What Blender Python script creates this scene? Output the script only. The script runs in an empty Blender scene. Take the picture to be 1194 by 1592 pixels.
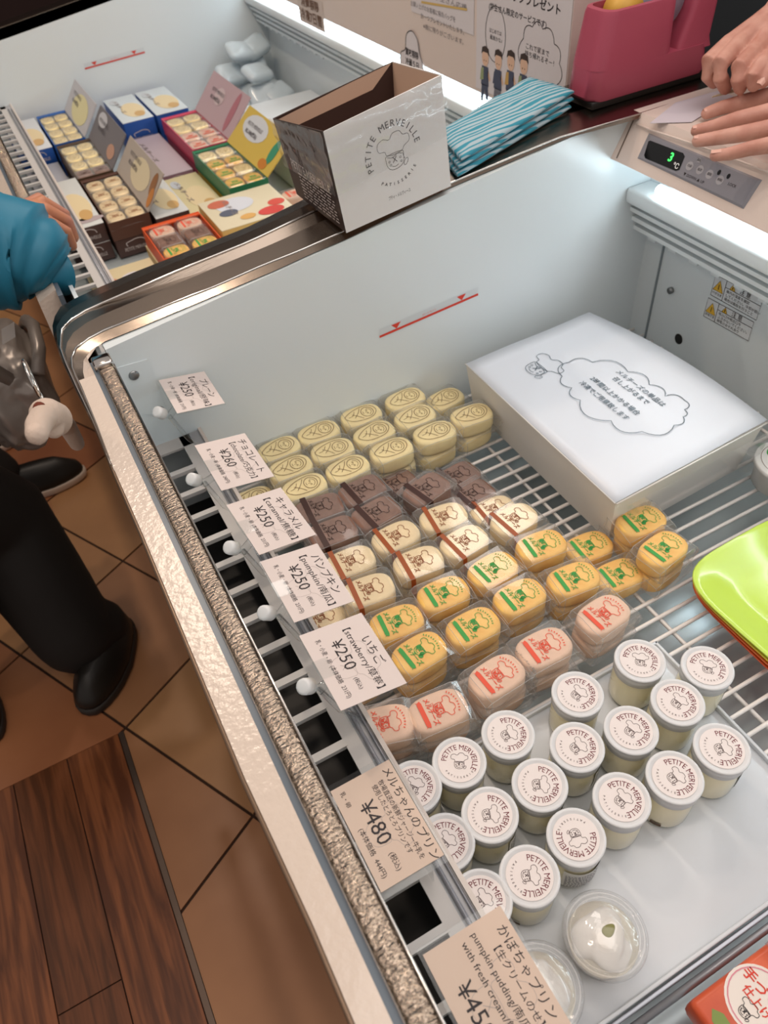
import bpy, bmesh, math, random
from mathutils import Vector, Matrix
rnd = random.Random(7)
SC = bpy.context.scene
COL = SC.collection
PI = math.pi
# ------------------------------------------------------------------ camera, world, lights, exposure
RX = Vector((0.87796376, -0.47275723, -0.07536731))     # image right, in world axes
RD = Vector((-0.38998466, -0.61498688, -0.68534889))    # image down
RF = Vector((0.27765374, 0.63110358, -0.72430427))      # view direction
FPX = 1166.23
CAM = Vector((0, 0, 0.8647))
cd = bpy.data.cameras.new('camera')
cd.sensor_fit = 'VERTICAL'; cd.sensor_height = 24.0
cd.lens = 24.0 * FPX / 1592.0
cd.clip_start = 0.02; cd.clip_end = 30
cd.dof.use_dof = True; cd.dof.focus_distance = 0.86; cd.dof.aperture_fstop = cd.lens / 3.4
cam = bpy.data.objects.new('camera', cd); COL.objects.link(cam)
cam.matrix_world = Matrix(((RX.x, -RD.x, -RF.x, CAM.x), (RX.y, -RD.y, -RF.y, CAM.y), (RX.z, -RD.z, -RF.z, CAM.z), (0, 0, 0, 1)))
SC.camera = cam
SC.view_settings.view_transform = 'Standard'; SC.view_settings.look = 'None'
SC.view_settings.gamma = 1.0; SC.view_settings.use_curve_mapping = False
SC.view_settings.exposure = -0.14
w = bpy.data.worlds.new('room_ambience'); SC.world = w; w.use_nodes = True
w.node_tree.nodes['Background'].inputs[0].default_value = (0.93, 0.83, 0.77, 1)
w.node_tree.nodes['Background'].inputs[1].default_value = 0.56

def area(name, loc, target, sx, sy, power, col):
    l = bpy.data.lights.new(name, 'AREA'); l.shape = 'RECTANGLE'; l.size = sx; l.size_y = sy
    l.energy = power; l.color = col
    o = bpy.data.objects.new(name, l); COL.objects.link(o); o.location = loc
    o.rotation_euler = (Vector(target) - Vector(loc)).to_track_quat('-Z', 'Y').to_euler()
    return o
def downlight(name, loc, power, col, r=0.05, ang=100):
    l = bpy.data.lights.new(name, 'SPOT'); l.energy = power; l.color = col
    l.shadow_soft_size = r; l.spot_size = math.radians(ang); l.spot_blend = 0.6
    o = bpy.data.objects.new(name, l); COL.objects.link(o); o.location = loc
    return o
WARM = (1.0, 0.82, 0.66)
downlight('downlight_or_fill', (0.09, 2.12, 1.95), 24, WARM, 0.04, 150)
downlight('downlight_or_fill', (0.09, 1.68, 1.95), 24, WARM, 0.04, 150)
downlight('downlight_or_fill', (-0.75, 0.45, 1.95), 14, WARM, 0.06, 120)  # unseen warm fill added for the floor; the two above are real downlights
area('overhead_fill', (0.7, 0.2, 2.1), (0.4, 0.5, 0.0), 1.6, 1.6, 21, (1.0, 0.93, 0.88))  # broad soft fill, added out of view to brighten the goods from above
area('overhead_fill', (1.3, 2.2, 2.0), (0.6, 1.6, 0.2), 0.9, 0.6, 12, (1.0, 0.92, 0.86))  # second added fill, no visible fixture, over the far case

# ------------------------------------------------------------------ helpers
def at(px, py, ax, v):
    """point where the photograph's pixel (1194 x 1592) meets the real plane axis = v"""
    d = RX * ((px - 597) / FPX) + RD * ((py - 796) / FPX) + RF
    t = (v - CAM[ax]) / d[ax]
    return CAM + d * t
def lin(c):
    return tuple(((x / 12.92) if x <= 0.04045 else ((x + 0.055) / 1.055) ** 2.4) for x in c)
def hexc(h):
    return lin(tuple(int(h[i:i + 2], 16) / 255 for i in (0, 2, 4)))
MATS = {}
def mat(name, col, rough=0.5, metal=0.0, bump=None, var=None, spec=None, trans=0.0, ior=1.45, emit=None, sss=0.0, coat=0.0):
    """principled material; bump=(scale,strength[,stretch]); var=(scale, amount) mottles the colour a little"""
    if name in MATS: return MATS[name]
    m = bpy.data.materials.new(name); m.use_nodes = True
    nt = m.node_tree; b = nt.nodes['Principled BSDF']
    c = hexc(col) if isinstance(col, str) else col
    b.inputs['Base Color'].default_value = (*c, 1); b.inputs['Roughness'].default_value = rough
    b.inputs['Metallic'].default_value = metal; b.inputs['IOR'].default_value = ior
    b.inputs['Transmission Weight'].default_value = trans
    if spec is not None: b.inputs['Specular IOR Level'].default_value = spec
    if coat: b.inputs['Coat Weight'].default_value = coat; b.inputs['Coat Roughness'].default_value = 0.08
    if sss:
        b.inputs['Subsurface Weight'].default_value = sss; b.inputs['Subsurface Radius'].default_value = (0.008, 0.005, 0.003)
        b.inputs['Subsurface Scale'].default_value = 1.0
    if emit:
        b.inputs['Emission Color'].default_value = (*emit[0], 1); b.inputs['Emission Strength'].default_value = emit[1]
    if bump or var:
        tc = nt.nodes.new('ShaderNodeTexCoord'); mp = nt.nodes.new('ShaderNodeMapping')
        nt.links.new(tc.outputs['Object'], mp.inputs['Vector'])
    if bump:
        if len(bump) > 2: mp.inputs['Scale'].default_value = bump[2]
        n = nt.nodes.new('ShaderNodeTexNoise'); n.inputs['Scale'].default_value = bump[0]; n.inputs['Detail'].default_value = 3
        nt.links.new(mp.outputs['Vector'], n.inputs['Vector'])
        bp = nt.nodes.new('ShaderNodeBump'); bp.inputs['Strength'].default_value = bump[1]; bp.inputs['Distance'].default_value = 0.004
        nt.links.new(n.outputs['Fac'], bp.inputs['Height']); nt.links.new(bp.outputs['Normal'], b.inputs['Normal'])
    if var:
        n2 = nt.nodes.new('ShaderNodeTexNoise'); n2.inputs['Scale'].default_value = var[0]; n2.inputs['Detail'].default_value = 4
        nt.links.new(mp.outputs['Vector'], n2.inputs['Vector'])
        rp = nt.nodes.new('ShaderNodeValToRGB')
        rp.color_ramp.elements[0].position = 0.3; rp.color_ramp.elements[1].position = 0.7
        a = var[1]; c2 = hexc(var[2]) if len(var) > 2 else tuple(x * (1 - a) for x in c)
        rp.color_ramp.elements[0].color = (*c2, 1); rp.color_ramp.elements[1].color = (*tuple(min(1, x * (1 + a * .4)) for x in c), 1)
        nt.links.new(n2.outputs['Fac'], rp.inputs['Fac']); nt.links.new(rp.outputs['Color'], b.inputs['Base Color'])
    MATS[name] = m
    return m
def film(name, tint, gloss=0.10, rough=0.06, haze=0.0, hazecol=(.9, .9, .9), bump=None):
    """thin clear sheet: straight transmission + mirror reflection that grows at grazing angles (+ a little diffuse haze)"""
    if name in MATS: return MATS[name]
    m = bpy.data.materials.new(name); m.use_nodes = True; nt = m.node_tree
    for n in list(nt.nodes): nt.nodes.remove(n)
    out = nt.nodes.new('ShaderNodeOutputMaterial'); t = nt.nodes.new('ShaderNodeBsdfTransparent'); t.inputs[0].default_value = (*tint, 1)
    g = nt.nodes.new('ShaderNodeBsdfGlossy'); g.inputs['Roughness'].default_value = rough
    lw = nt.nodes.new('ShaderNodeLayerWeight'); lw.inputs[0].default_value = 0.5
    pw = nt.nodes.new('ShaderNodeMath'); pw.operation = 'POWER'; pw.inputs[1].default_value = 3.5; nt.links.new(lw.outputs['Facing'], pw.inputs[0])
    ad = nt.nodes.new('ShaderNodeMath'); ad.operation = 'MULTIPLY_ADD'; ad.inputs[1].default_value = 0.75; ad.inputs[2].default_value = gloss; ad.use_clamp = True
    nt.links.new(pw.outputs[0], ad.inputs[0])
    mx = nt.nodes.new('ShaderNodeMixShader'); nt.links.new(ad.outputs[0], mx.inputs[0])
    src = t
    if haze:
        d = nt.nodes.new('ShaderNodeBsdfTranslucent'); d.inputs[0].default_value = (*hazecol, 1)
        d2 = nt.nodes.new('ShaderNodeBsdfDiffuse'); d2.inputs[0].default_value = (*hazecol, 1)
        m3 = nt.nodes.new('ShaderNodeMixShader'); m3.inputs[0].default_value = 0.5
        nt.links.new(d.outputs[0], m3.inputs[1]); nt.links.new(d2.outputs[0], m3.inputs[2])
        m2 = nt.nodes.new('ShaderNodeMixShader'); m2.inputs[0].default_value = haze
        nt.links.new(t.outputs[0], m2.inputs[1]); nt.links.new(m3.outputs[0], m2.inputs[2]); src = m2
    nt.links.new(src.outputs[0], mx.inputs[1]); nt.links.new(g.outputs[0], mx.inputs[2]); nt.links.new(mx.outputs[0], out.inputs[0])
    if bump:
        tc = nt.nodes.new('ShaderNodeTexCoord'); n = nt.nodes.new('ShaderNodeTexNoise'); n.inputs['Scale'].default_value = bump[0]
        bp = nt.nodes.new('ShaderNodeBump'); bp.inputs['Strength'].default_value = bump[1]; bp.inputs['Distance'].default_value = 0.004
        nt.links.new(tc.outputs['Object'], n.inputs['Vector']); nt.links.new(n.outputs['Fac'], bp.inputs['Height'])
        nt.links.new(bp.outputs['Normal'], g.inputs['Normal'])
    MATS[name] = m
    return m

class MB:
    """collects geometry, then build() links it as ONE mesh object"""
    def __init__(s): s.v = []; s.f = []; s.sm = []; s.mi = []
    def add(s, verts, faces, smooth=False, mi=0):
        n = len(s.v); s.v += [tuple(p) for p in verts]
        for f in faces: s.f.append(tuple(i + n for i in f)); s.sm.append(smooth); s.mi.append(mi)
        return s
    def quad(s, a, b, c, d, mi=0): return s.add([a, b, c, d], [(0, 1, 2, 3)], False, mi)
    def box(s, x0, x1, y0, y1, z0, z1, mi=0):
        v = [(x0, y0, z0), (x1, y0, z0), (x1, y1, z0), (x0, y1, z0), (x0, y0, z1), (x1, y0, z1), (x1, y1, z1), (x0, y1, z1)]
        return s.add(v, [(3, 2, 1, 0), (4, 5, 6, 7), (0, 1, 5, 4), (1, 2, 6, 5), (2, 3, 7, 6), (3, 0, 4, 7)], False, mi)
    def bbox(s, x0, x1, y0, y1, z0, z1, b=0.002, mi=0):
        """box with bevelled edges"""
        bm = bmesh.new(); bmesh.ops.create_cube(bm, size=1.0)
        for v in bm.verts: v.co = ((x0 + x1) / 2 + v.co.x * (x1 - x0), (y0 + y1) / 2 + v.co.y * (y1 - y0), (z0 + z1) / 2 + v.co.z * (z1 - z0))
        bmesh.ops.bevel(bm, geom=bm.edges[:], offset=b, segments=2, affect='EDGES', profile=0.5)
        return s.addbm(bm, True, mi)
    def addbm(s, bm, smooth=False, mi=0):
        bm.verts.index_update()
        s.add([v.co[:] for v in bm.verts], [[v.index for v in f.verts] for f in bm.faces], smooth, mi); bm.free(); return s
    def hexa(s, p, mi=0):
        """8 points: bottom 4 (ccw from above) then top 4"""
        return s.add(p, [(3, 2, 1, 0), (4, 5, 6, 7), (0, 1, 5, 4), (1, 2, 6, 5), (2, 3, 7, 6), (3, 0, 4, 7)], False, mi)
    def prism(s, poly, d, smooth=False, mi=0):
        """planar polygon (list of points) extruded by vector d"""
        n = len(poly); d = Vector(d); v = [Vector(p) for p in poly] + [Vector(p) + d for p in poly]
        f = [tuple(range(n - 1, -1, -1)), tuple(range(n, 2 * n))] + [(i, (i + 1) % n, n + (i + 1) % n, n + i) for i in range(n)]
        return s.add(v, f, smooth, mi)
    def tube(s, pts, r, n=8, caps=True, smooth=True, mi=0, closed=False):
        pts = [Vector(p) for p in pts]; m = len(pts); rs = r if isinstance(r, (list, tuple)) else [r] * m
        vs = []; ref = None
        for i in range(m):
            a = pts[(i - 1) % m] if (closed or i > 0) else pts[i]; b = pts[(i + 1) % m] if (closed or i < m - 1) else pts[i]
            t = (b - a).normalized()
            if ref is None: ref = t.orthogonal()
            ref = (ref - t * ref.dot(t)).normalized(); q = t.cross(ref)
            for k in range(n):
                an = 2 * PI * k / n; vs.append(pts[i] + (ref * math.cos(an) + q * math.sin(an)) * rs[i])
        fs = []
        for i in range(m if closed else m - 1):
            j = (i + 1) % m
            for k in range(n): fs.append((i * n + k, i * n + (k + 1) % n, j * n + (k + 1) % n, j * n + k))
        if caps and not closed: fs += [tuple(range(n - 1, -1, -1)), tuple((m - 1) * n + k for k in range(n))]
        return s.add(vs, fs, smooth, mi)
    def capsule(s, pts, rs, n=12):
        """rounded closed chain (used for limbs)"""
        pts = [Vector(p) for p in pts]; P = []; R = []
        d0 = (pts[0] - pts[1]).normalized(); d1 = (pts[-1] - pts[-2]).normalized()
        for a in (80, 55, 28): P.append(pts[0] + d0 * rs[0] * math.sin(math.radians(a))); R.append(rs[0] * math.cos(math.radians(a)))
        P += pts; R += list(rs)
        for a in (28, 55, 80): P.append(pts[-1] + d1 * rs[-1] * math.sin(math.radians(a))); R.append(rs[-1] * math.cos(math.radians(a)))
        return s.tube(P, R, n)
    def lathe(s, prof, c=(0, 0, 0), n=24, smooth=True, mi=0, sx=1.0, sy=1.0):
        """profile [(r,z)...] turned about the vertical through c"""
        vs = []; fs = []; m = len(prof)
        for (r, z) in prof:
            for k in range(n): a = 2 * PI * k / n; vs.append((c[0] + r * math.cos(a) * sx, c[1] + r * math.sin(a) * sy, c[2] + z))
        for i in range(m - 1):
            for k in range(n): fs.append((i * n + k, i * n + (k + 1) % n, (i + 1) * n + (k + 1) % n, (i + 1) * n + k))
        if prof[0][0] > 1e-6: fs.append(tuple(range(n - 1, -1, -1)))
        if prof[-1][0] > 1e-6: fs.append(tuple((m - 1) * n + k for k in range(n)))
        return s.add(vs, fs, smooth, mi)
    def stroke(s, pts, wd, P, u, v, closed=False):
        """flat ribbon along 2-D points, laid in the plane P + x*u + y*v"""
        pts = [Vector((p[0], p[1])) for p in pts]; m = len(pts)
        L = []
        for i in range(m):
            a = pts[(i - 1) % m] if (closed or i > 0) else pts[i]; b = pts[(i + 1) % m] if (closed or i < m - 1) else pts[i]
            t = (b - a); t = t.normalized() if t.length > 1e-9 else Vector((1, 0)); nn = Vector((-t.y, t.x)) * wd / 2
            L += [pts[i] + nn, pts[i] - nn]
        V = [P + u * q.x + v * q.y for q in L]
        F = [(2 * i, 2 * i + 1, 2 * ((i + 1) % m) + 1, 2 * ((i + 1) % m)) for i in range(m if closed else m - 1)]
        return s.add(V, F)
    def poly2(s, pts, P, u, v, mi=0):
        return s.add([P + u * p[0] + v * p[1] for p in pts], [tuple(range(len(pts)))], False, mi)
    def text(s, body, size, P, u, v, align='C', sx=1.0, bold=0.0, bend=None, rot=0.0, wid=None, mi=0):
        V, F, W = glyphs(body, align, bold)
        if wid: sx = wid / max(W * size, 1e-6)
        out = []; cr, sr = math.cos(rot), math.sin(rot)
        for (x, y) in V:
            x *= size * sx; y *= size
            if bend:                                   # bend=(radius, angle): letters round a circle, angle = middle, clockwise reading
                R, a0 = bend; a = a0 - x / R; rr = R + y
                x, y = rr * math.cos(a), rr * math.sin(a)
            elif rot: x, y = x * cr - y * sr, x * sr + y * cr
            out.append(P + u * x + v * y)
        return s.add(out, F, False, mi)
    def mesh(s, name, mats):
        me = bpy.data.meshes.new(name); me.from_pydata([tuple(p) for p in s.v], [], s.f)
        for m_ in (mats if isinstance(mats, (list, tuple)) else [mats]): me.materials.append(m_)
        me.polygons.foreach_set('use_smooth', s.sm); me.polygons.foreach_set('material_index', s.mi); me.update()
        return me
    def build(s, name, mats, parent=None, fix=False):
        """parent: thing or part; geometry is given in world metres and shifted to the thing's base"""
        og = origin(parent)
        if og.length > 0: s.v = [tuple(Vector(p) - og) for p in s.v]
        me = s.mesh(name, mats)
        if fix:
            bm = bmesh.new(); bm.from_mesh(me); bmesh.ops.recalc_face_normals(bm, faces=bm.faces[:]); bm.to_mesh(me); bm.free()
        o = bpy.data.objects.new(name, me); COL.objects.link(o)
        if parent: o.parent = parent
        return o
def origin(o):
    t = Vector((0, 0, 0))
    while o is not None: t = t + o.location; o = o.parent
    return t
GLY = {}
def glyphs(body, align='C', bold=0.0):
    k = (body, align, bold)
    if k not in GLY:
        cu = bpy.data.curves.new('t', 'FONT'); cu.body = body; cu.align_x = {'C': 'CENTER', 'L': 'LEFT', 'R': 'RIGHT'}[align]; cu.align_y = 'CENTER'
        cu.fill_mode = 'FRONT'; cu.resolution_u = 2; cu.offset = bold
        o = bpy.data.objects.new('t', cu); COL.objects.link(o)
        me = bpy.data.meshes.new_from_object(o.evaluated_get(bpy.context.evaluated_depsgraph_get()))
        V = [(v.co.x, v.co.y) for v in me.vertices]; F = [tuple(p.vertices) for p in me.polygons]
        xs = [p[0] for p in V] or [0, 1]
        bpy.data.objects.remove(o); bpy.data.curves.remove(cu); bpy.data.meshes.remove(me)
        GLY[k] = (V, F, max(xs) - min(xs))
    return GLY[k]
def spline(pts, closed=True, n=5):
    P = [Vector((p[0], p[1])) for p in pts]; m = len(P); out = []
    for i in range(m if closed else m - 1):
        p0 = P[(i - 1) % m] if closed or i > 0 else P[i]; p1 = P[i]; p2 = P[(i + 1) % m]; p3 = P[(i + 2) % m] if closed or i < m - 2 else p2
        for k in range(n):
            t = k / n
            out.append(0.5 * ((2 * p1) + (p2 - p0) * t + (2 * p0 - 5 * p1 + 4 * p2 - p3) * t * t + (3 * p1 - p0 - 3 * p2 + p3) * t ** 3))
    if not closed: out.append(P[-1])
    return out
def scallop(pts, bulge=.35, n=7):
    """closed outline of outward bumps between the given cusps"""
    c = Vector((sum(p[0] for p in pts) / len(pts), sum(p[1] for p in pts) / len(pts))); out = []
    for i in range(len(pts)):
        a, b = Vector(pts[i]), Vector(pts[(i + 1) % len(pts)]); d = b - a; nn = Vector((-d.y, d.x))
        if nn.dot((a + b) / 2 - c) < 0: nn = -nn
        for k in range(n): t = k / n; out.append(a + d * t + nn * (bulge * math.sin(PI * t) ** .8))
    return out
def thing(name, label, cat, loc=(0, 0, 0), group=None):
    o = bpy.data.objects.new(name, None); COL.objects.link(o); o.location = loc; o.empty_display_size = 0.02
    return tag(o, label, cat, group)
def tag(o, label, cat, group=None):
    o['label'] = label; o['category'] = cat
    if group: o['group'] = group
    return o
def copy_tree(o, parent=None):
    c = o.copy(); COL.objects.link(c)
    if parent: c.parent = parent
    for ch in list(o.children): copy_tree(ch, c)
    return c
def structure(o):
    o['kind'] = 'structure'; return o
def remesh(mb, voxel, name, material, parent=None, smooth=6):
    """fuses overlapping chains into one continuous skin"""
    me = mb.mesh('tmp', material); o = bpy.data.objects.new('tmp', me); COL.objects.link(o)
    r = o.modifiers.new('r', 'REMESH'); r.mode = 'VOXEL'; r.voxel_size = voxel; r.use_smooth_shade = True
    s_ = o.modifiers.new('s', 'SMOOTH'); s_.iterations = smooth; s_.factor = 0.5
    m2 = bpy.data.meshes.new_from_object(o.evaluated_get(bpy.context.evaluated_depsgraph_get()))
    bpy.data.objects.remove(o)
    if not m2.materials: m2.materials.append(material)
    og = origin(parent)
    for v in m2.vertices: v.co = v.co - og
    for p in m2.polygons: p.use_smooth = True
    m2.name = name
    o = bpy.data.objects.new(name, m2); COL.objects.link(o)
    if parent: o.parent = parent
    return o
U = Vector((0, -1, 0)); V = Vector((1, 0, 0)); Z = Vector((0, 0, 1))   # print on the goods reads along -Y with its top towards +X
def ell(cx, cy, rx, ry, n=16, rot=0.0):
    return [(cx + rx * math.cos(2 * PI * k / n) * math.cos(rot) - ry * math.sin(2 * PI * k / n) * math.sin(rot),
             cy + rx * math.cos(2 * PI * k / n) * math.sin(rot) + ry * math.sin(2 * PI * k / n) * math.cos(rot)) for k in range(n)]
HAT = spline([(-.30, .02), (-.36, .16), (-.58, .22), (-.60, .46), (-.38, .58), (-.14, .50), (.02, .66), (.28, .66), (.40, .50), (.60, .46), (.62, .24), (.40, .12), (.30, .0), (.0, -.04)], True, 4)
FACE = spline([(-.30, .0), (-.36, -.14), (-.32, -.38), (-.16, -.52), (.12, -.52), (.30, -.40), (.34, -.16), (.28, .0)], True, 3)
def emblem(mb, P, u, v, s, wd, rot=0.0, fine=True):
    """the shop's round mark: a soft toque over a small head with an x"""
    c, sn = math.cos(rot), math.sin(rot); u2 = u * c + v * sn; v2 = v * c - u * sn
    sc = lambda L: [(p[0] * s, p[1] * s) for p in L]
    mb.stroke(sc(HAT), wd, P, u2, v2, True); mb.stroke(sc(FACE), wd, P, u2, v2, True)
    mb.stroke(sc([(-.10, -.10), (.06, -.30)]), wd * 1.5, P, u2, v2); mb.stroke(sc([(.06, -.10), (-.10, -.30)]), wd * 1.5, P, u2, v2)
    if fine:
        mb.stroke(sc(spline([(-.30, -.05), (-.1, -.12), (.1, -.04), (.28, -.10)], False, 3)), wd, P, u2, v2)
        mb.stroke(sc(spline([(-.16, -.40), (-.02, -.44), (.1, -.40)], False, 3)), wd, P, u2, v2)
        mb.stroke(sc(ell(.40, -.42, .07, .13, 8, -.6)), wd, P, u2, v2, True); mb.stroke(sc([(.36, -.30), (.30, -.08)]), wd, P, u2, v2)
        for q in ((-.24, -.22), (-.2, -.34), (.2, -.2), (.22, -.34)): mb.stroke(sc(ell(q[0], q[1], .035, .035, 6)), wd, P, u2, v2, True)

# ------------------------------------------------------------------ materials
STEEL = mat('brushed_steel', '8f8378', 0.22, 1.0, (60, .06, (1, 14, 1)))
STEELD = mat('dark_steel_top', '6f6058', 0.2, 1.0, (60, .06, (1, 14, 1)))
RAILM = mat('hammered_chrome', 'b9aa9a', 0.16, 1.0, (340, .95, (.45, 1.3, 1)))
CHROME = mat('chrome', 'c8c4c0', 0.12, 1.0)
CREAM = mat('cream_enamel', 'd6c6b8', 0.2, 0.0, (150, .22), coat=0.5)
LINER = mat('white_liner', 'dce4e7', 0.25, 0.0, (14, .03))
LINER2 = mat('white_plastic_cover', 'e3eaec', 0.35)
GREYP = mat('grey_ledge_plastic', 'a9a9ac', 0.4)
GRILLE = mat('grille_plastic', 'c9c4c0', 0.4)
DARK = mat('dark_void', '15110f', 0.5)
BEIGE = mat('beige_panel', 'd6c6bd', 0.3, 0.0, (200, .03))
RUB = mat('rubber_trim', '6d5c50', 0.5)
LAMP = mat('lamp_tube', 'ffffff', 0.4, emit=((0.76, 0.92, 1.0), 13.0))
INK = mat('black_ink', '2a2326', 0.6)
PAPER = mat('card_paper', 'd6c9c4', 0.6)
PAPERT = mat('tan_card_paper', 'd0b9a8', 0.6)
WHITEP = mat('white_paper', 'e8e6e6', 0.6)
CLEAR = film('clear_acrylic', (.97, .98, .98), 0.03, 0.05)
WRAP = film('cellophane', (.99, .99, .99), 0.055, 0.09, 0.09, (.97, .97, .96))
FROST = film('frosted_plastic', (.95, .96, .95), 0.04, 0.25, 0.55, (.93, .94, .92))
GLASS = film('jar_glass', (.985, .99, .985), 0.03, 0.05)
RED = mat('red_ink', 'd8412f', 0.6)
WIRE = mat('white_coated_wire', 'e9e4e0', 0.3)
FLOORST = mat('case_floor_steel', 'c2ced2', 0.16, 0.35, (6, .04))
# ------------------------------------------------------------------ the setting
FZ = -0.55
def clip(poly, ax, val, keep_gt):
    out = []
    for i in range(len(poly)):
        a, b = poly[i], poly[(i + 1) % len(poly)]
        ia = (a[ax] > val) == keep_gt; ib = (b[ax] > val) == keep_gt
        if ia: out.append(a)
        if ia != ib:
            t = (val - a[ax]) / (b[ax] - a[ax]); out.append((a[0] + (b[0] - a[0]) * t, a[1] + (b[1] - a[1]) * t))
    return out
fl = structure(MB().box(-2.2, 2.6, -1.6, 4.6, FZ - 0.06, FZ - 0.004).build('floor', mat('grout', '3a2416', 0.8)))
TILE = [mat('stone_tile_a', 'ab7c57', 0.32, var=(3.0, .35, '946544'), bump=(30, .03)),
        mat('stone_tile_b', 'a36d49', 0.32, var=(3.0, .35, '8d573a'), bump=(30, .03)),
        mat('stone_tile_c', 'b3865b', 0.32, var=(3.0, .35, '9a6e4a'), bump=(30, .03))]
th = math.radians(28.5); e1 = (math.cos(th), math.sin(th)); e2 = (-math.sin(th), math.cos(th))
T1, T2, WX, WY = 0.322, 0.353, -0.222, 0.97
for i in range(-6, 8):
    for j in range(-5, 9):
        a0 = 0.597 + i * T1; b0 = 1.313 + j * T2; g = 0.003
        q = [(a0 + g, b0 + g), (a0 + T1 - g, b0 + g), (a0 + T1 - g, b0 + T2 - g), (a0 + g, b0 + T2 - g)]
        P = [(a * e1[0] + b * e2[0], a * e1[1] + b * e2[1]) for a, b in q]
        P = clip(clip(clip(clip(P, 0, -1.1, True), 0, 0.25, False), 1, -0.5, True), 1, 3.2, False) if P else P
        if len(P) < 3: continue
        for pc in (clip(P, 0, WX, True), clip(clip(P, 0, WX, False), 1, WY, True)):
            if len(pc) < 3: continue
            MB().prism([(x, y, FZ - .004) for x, y in pc], (0, 0, .004)).build('tile', rnd.choice(TILE), fl, fix=True)
def woodmat(name, c1, c2):
    m = mat(name, c1, 0.32); nt = m.node_tree; b = nt.nodes['Principled BSDF']
    tc = nt.nodes.new('ShaderNodeTexCoord'); mp = nt.nodes.new('ShaderNodeMapping'); mp.inputs['Scale'].default_value = (46, 3.2, 1)
    n = nt.nodes.new('ShaderNodeTexNoise'); n.inputs['Scale'].default_value = 1.6; n.inputs['Detail'].default_value = 8; n.inputs['Distortion'].default_value = 0.6
    r = nt.nodes.new('ShaderNodeValToRGB'); r.color_ramp.elements[0].position = .38; r.color_ramp.elements[1].position = .62
    r.color_ramp.elements[0].color = (*hexc(c2), 1); r.color_ramp.elements[1].color = (*hexc(c1), 1)
    nt.links.new(tc.outputs['Object'], mp.inputs['Vector']); nt.links.new(mp.outputs['Vector'], n.inputs['Vector'])
    nt.links.new(n.outputs['Fac'], r.inputs['Fac']); nt.links.new(r.outputs['Color'], b.inputs['Base Color'])
    return m
WOOD = [woodmat('oak_plank_a', '8a5230', '5c331d'), woodmat('oak_plank_b', '774527', '553019'), woodmat('oak_plank_c', '6d3f26', '4b2a18')]
x1 = WX - 0.012; k = 0
while x1 > -1.1:
    x0 = x1 - 0.108; ys = [-0.6 - (k % 3) * .1, 0.24 - (0.37 if k % 2 else 0), WY if k % 2 == 0 else 0.52, WY]
    ys = sorted(set(ys))
    for a, b in zip(ys, ys[1:]):
        MB().box(x0 + .0012, x1 - .0012, a + .0012, b - .0012, FZ - .004, FZ).build('plank', WOOD[0] if k == 0 else WOOD[(k + int(a * 7)) % 3], fl)
    x1 = x0; k += 1
MB().box(WX - .011, WX - .001, -0.6, WY, FZ - .004, FZ + .001).build('trim_strip', mat('floor_trim_metal', '6a5a50', 0.35, 0.7), fl)
structure(MB().box(-2.2, 2.6, 4.5, 4.6, FZ, 2.1).build('wall_far', mat('dark_red_wall', '2a1512', 0.7)))
structure(MB().box(2.5, 2.6, -1.6, 4.5, FZ, 2.1).build('wall_right', mat('slate_wall', '3b4045', 0.6)))

# ------------------------------------------------------------------ the two refrigerated display cases
def zr(x): return 0.312 + 0.118 * min(max(x, 0.0), 0.84)
def rimpt(px, py, dz=0.0):
    z = 0.34
    for _ in range(6): p = at(px, py, 2, z); z = zr(p.x) + dz
    return p
def resample(pts, n):
    L = [0]
    for a, b in zip(pts, pts[1:]): L.append(L[-1] + (b - a).length)
    out = []; j = 0
    for i in range(n):
        d = L[-1] * i / (n - 1)
        while j < len(L) - 2 and L[j + 1] < d: j += 1
        out.append(pts[j].lerp(pts[j + 1], (d - L[j]) / max(L[j + 1] - L[j], 1e-9)))
    return out
def back_profile(y0, y1, case, near=True):
    """control face, lamp, lamp cover, louvre and back panel along Y"""
    MB().box(1.0, 1.03, y0, y1, -0.12, 0.205).build('back_panel', LINER, case)
    pr = [(0.887, 0.347), (0.922, 0.413), (1.25, 0.413), (1.25, 0.36), (0.985, 0.345)]
    if near: MB().prism([(x, y0, z) for x, z in pr], (0, y1 - y0, 0)).build('control_face', BEIGE, case, fix=True)
    MB().box(0.985, 1.03, y0, y1, 0.2, 0.345).build('lamp_recess', LINER, case)
    MB().tube([(0.945, y0 + .05, 0.301), (0.945, y1 - 0.06, 0.301)], 0.0085, 10).build('lamp_tube', LAMP, case)
    mb = MB(); mb.bbox(0.932, 0.985, y0, y1, 0.262, 0.288, 0.005); mb.build('lamp_cover', LINER2, case)
    for i in range(3):
        z = 0.250 - i * 0.019
        MB().hexa([(0.948 + i * .008, y0, z - .007), (1.0, y0, z - .012), (1.0, y1, z - .012), (0.948 + i * .008, y1, z - .007),
                   (0.948 + i * .008, y0, z), (1.0, y0, z), (1.0, y1, z), (0.948 + i * .008, y1, z)]).build('louvre_slat', LINER2, case)
    n = int((y1 - y0) / 0.05)
    for i in range(n):
        y = y0 + .03 + i * 0.05
        if y < y1 - .02 and y > y1 - 0.5: MB().box(0.982, 1.0, y, y + .018, 0.188, 0.197).build('clip_tab', LINER2, case)
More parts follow.
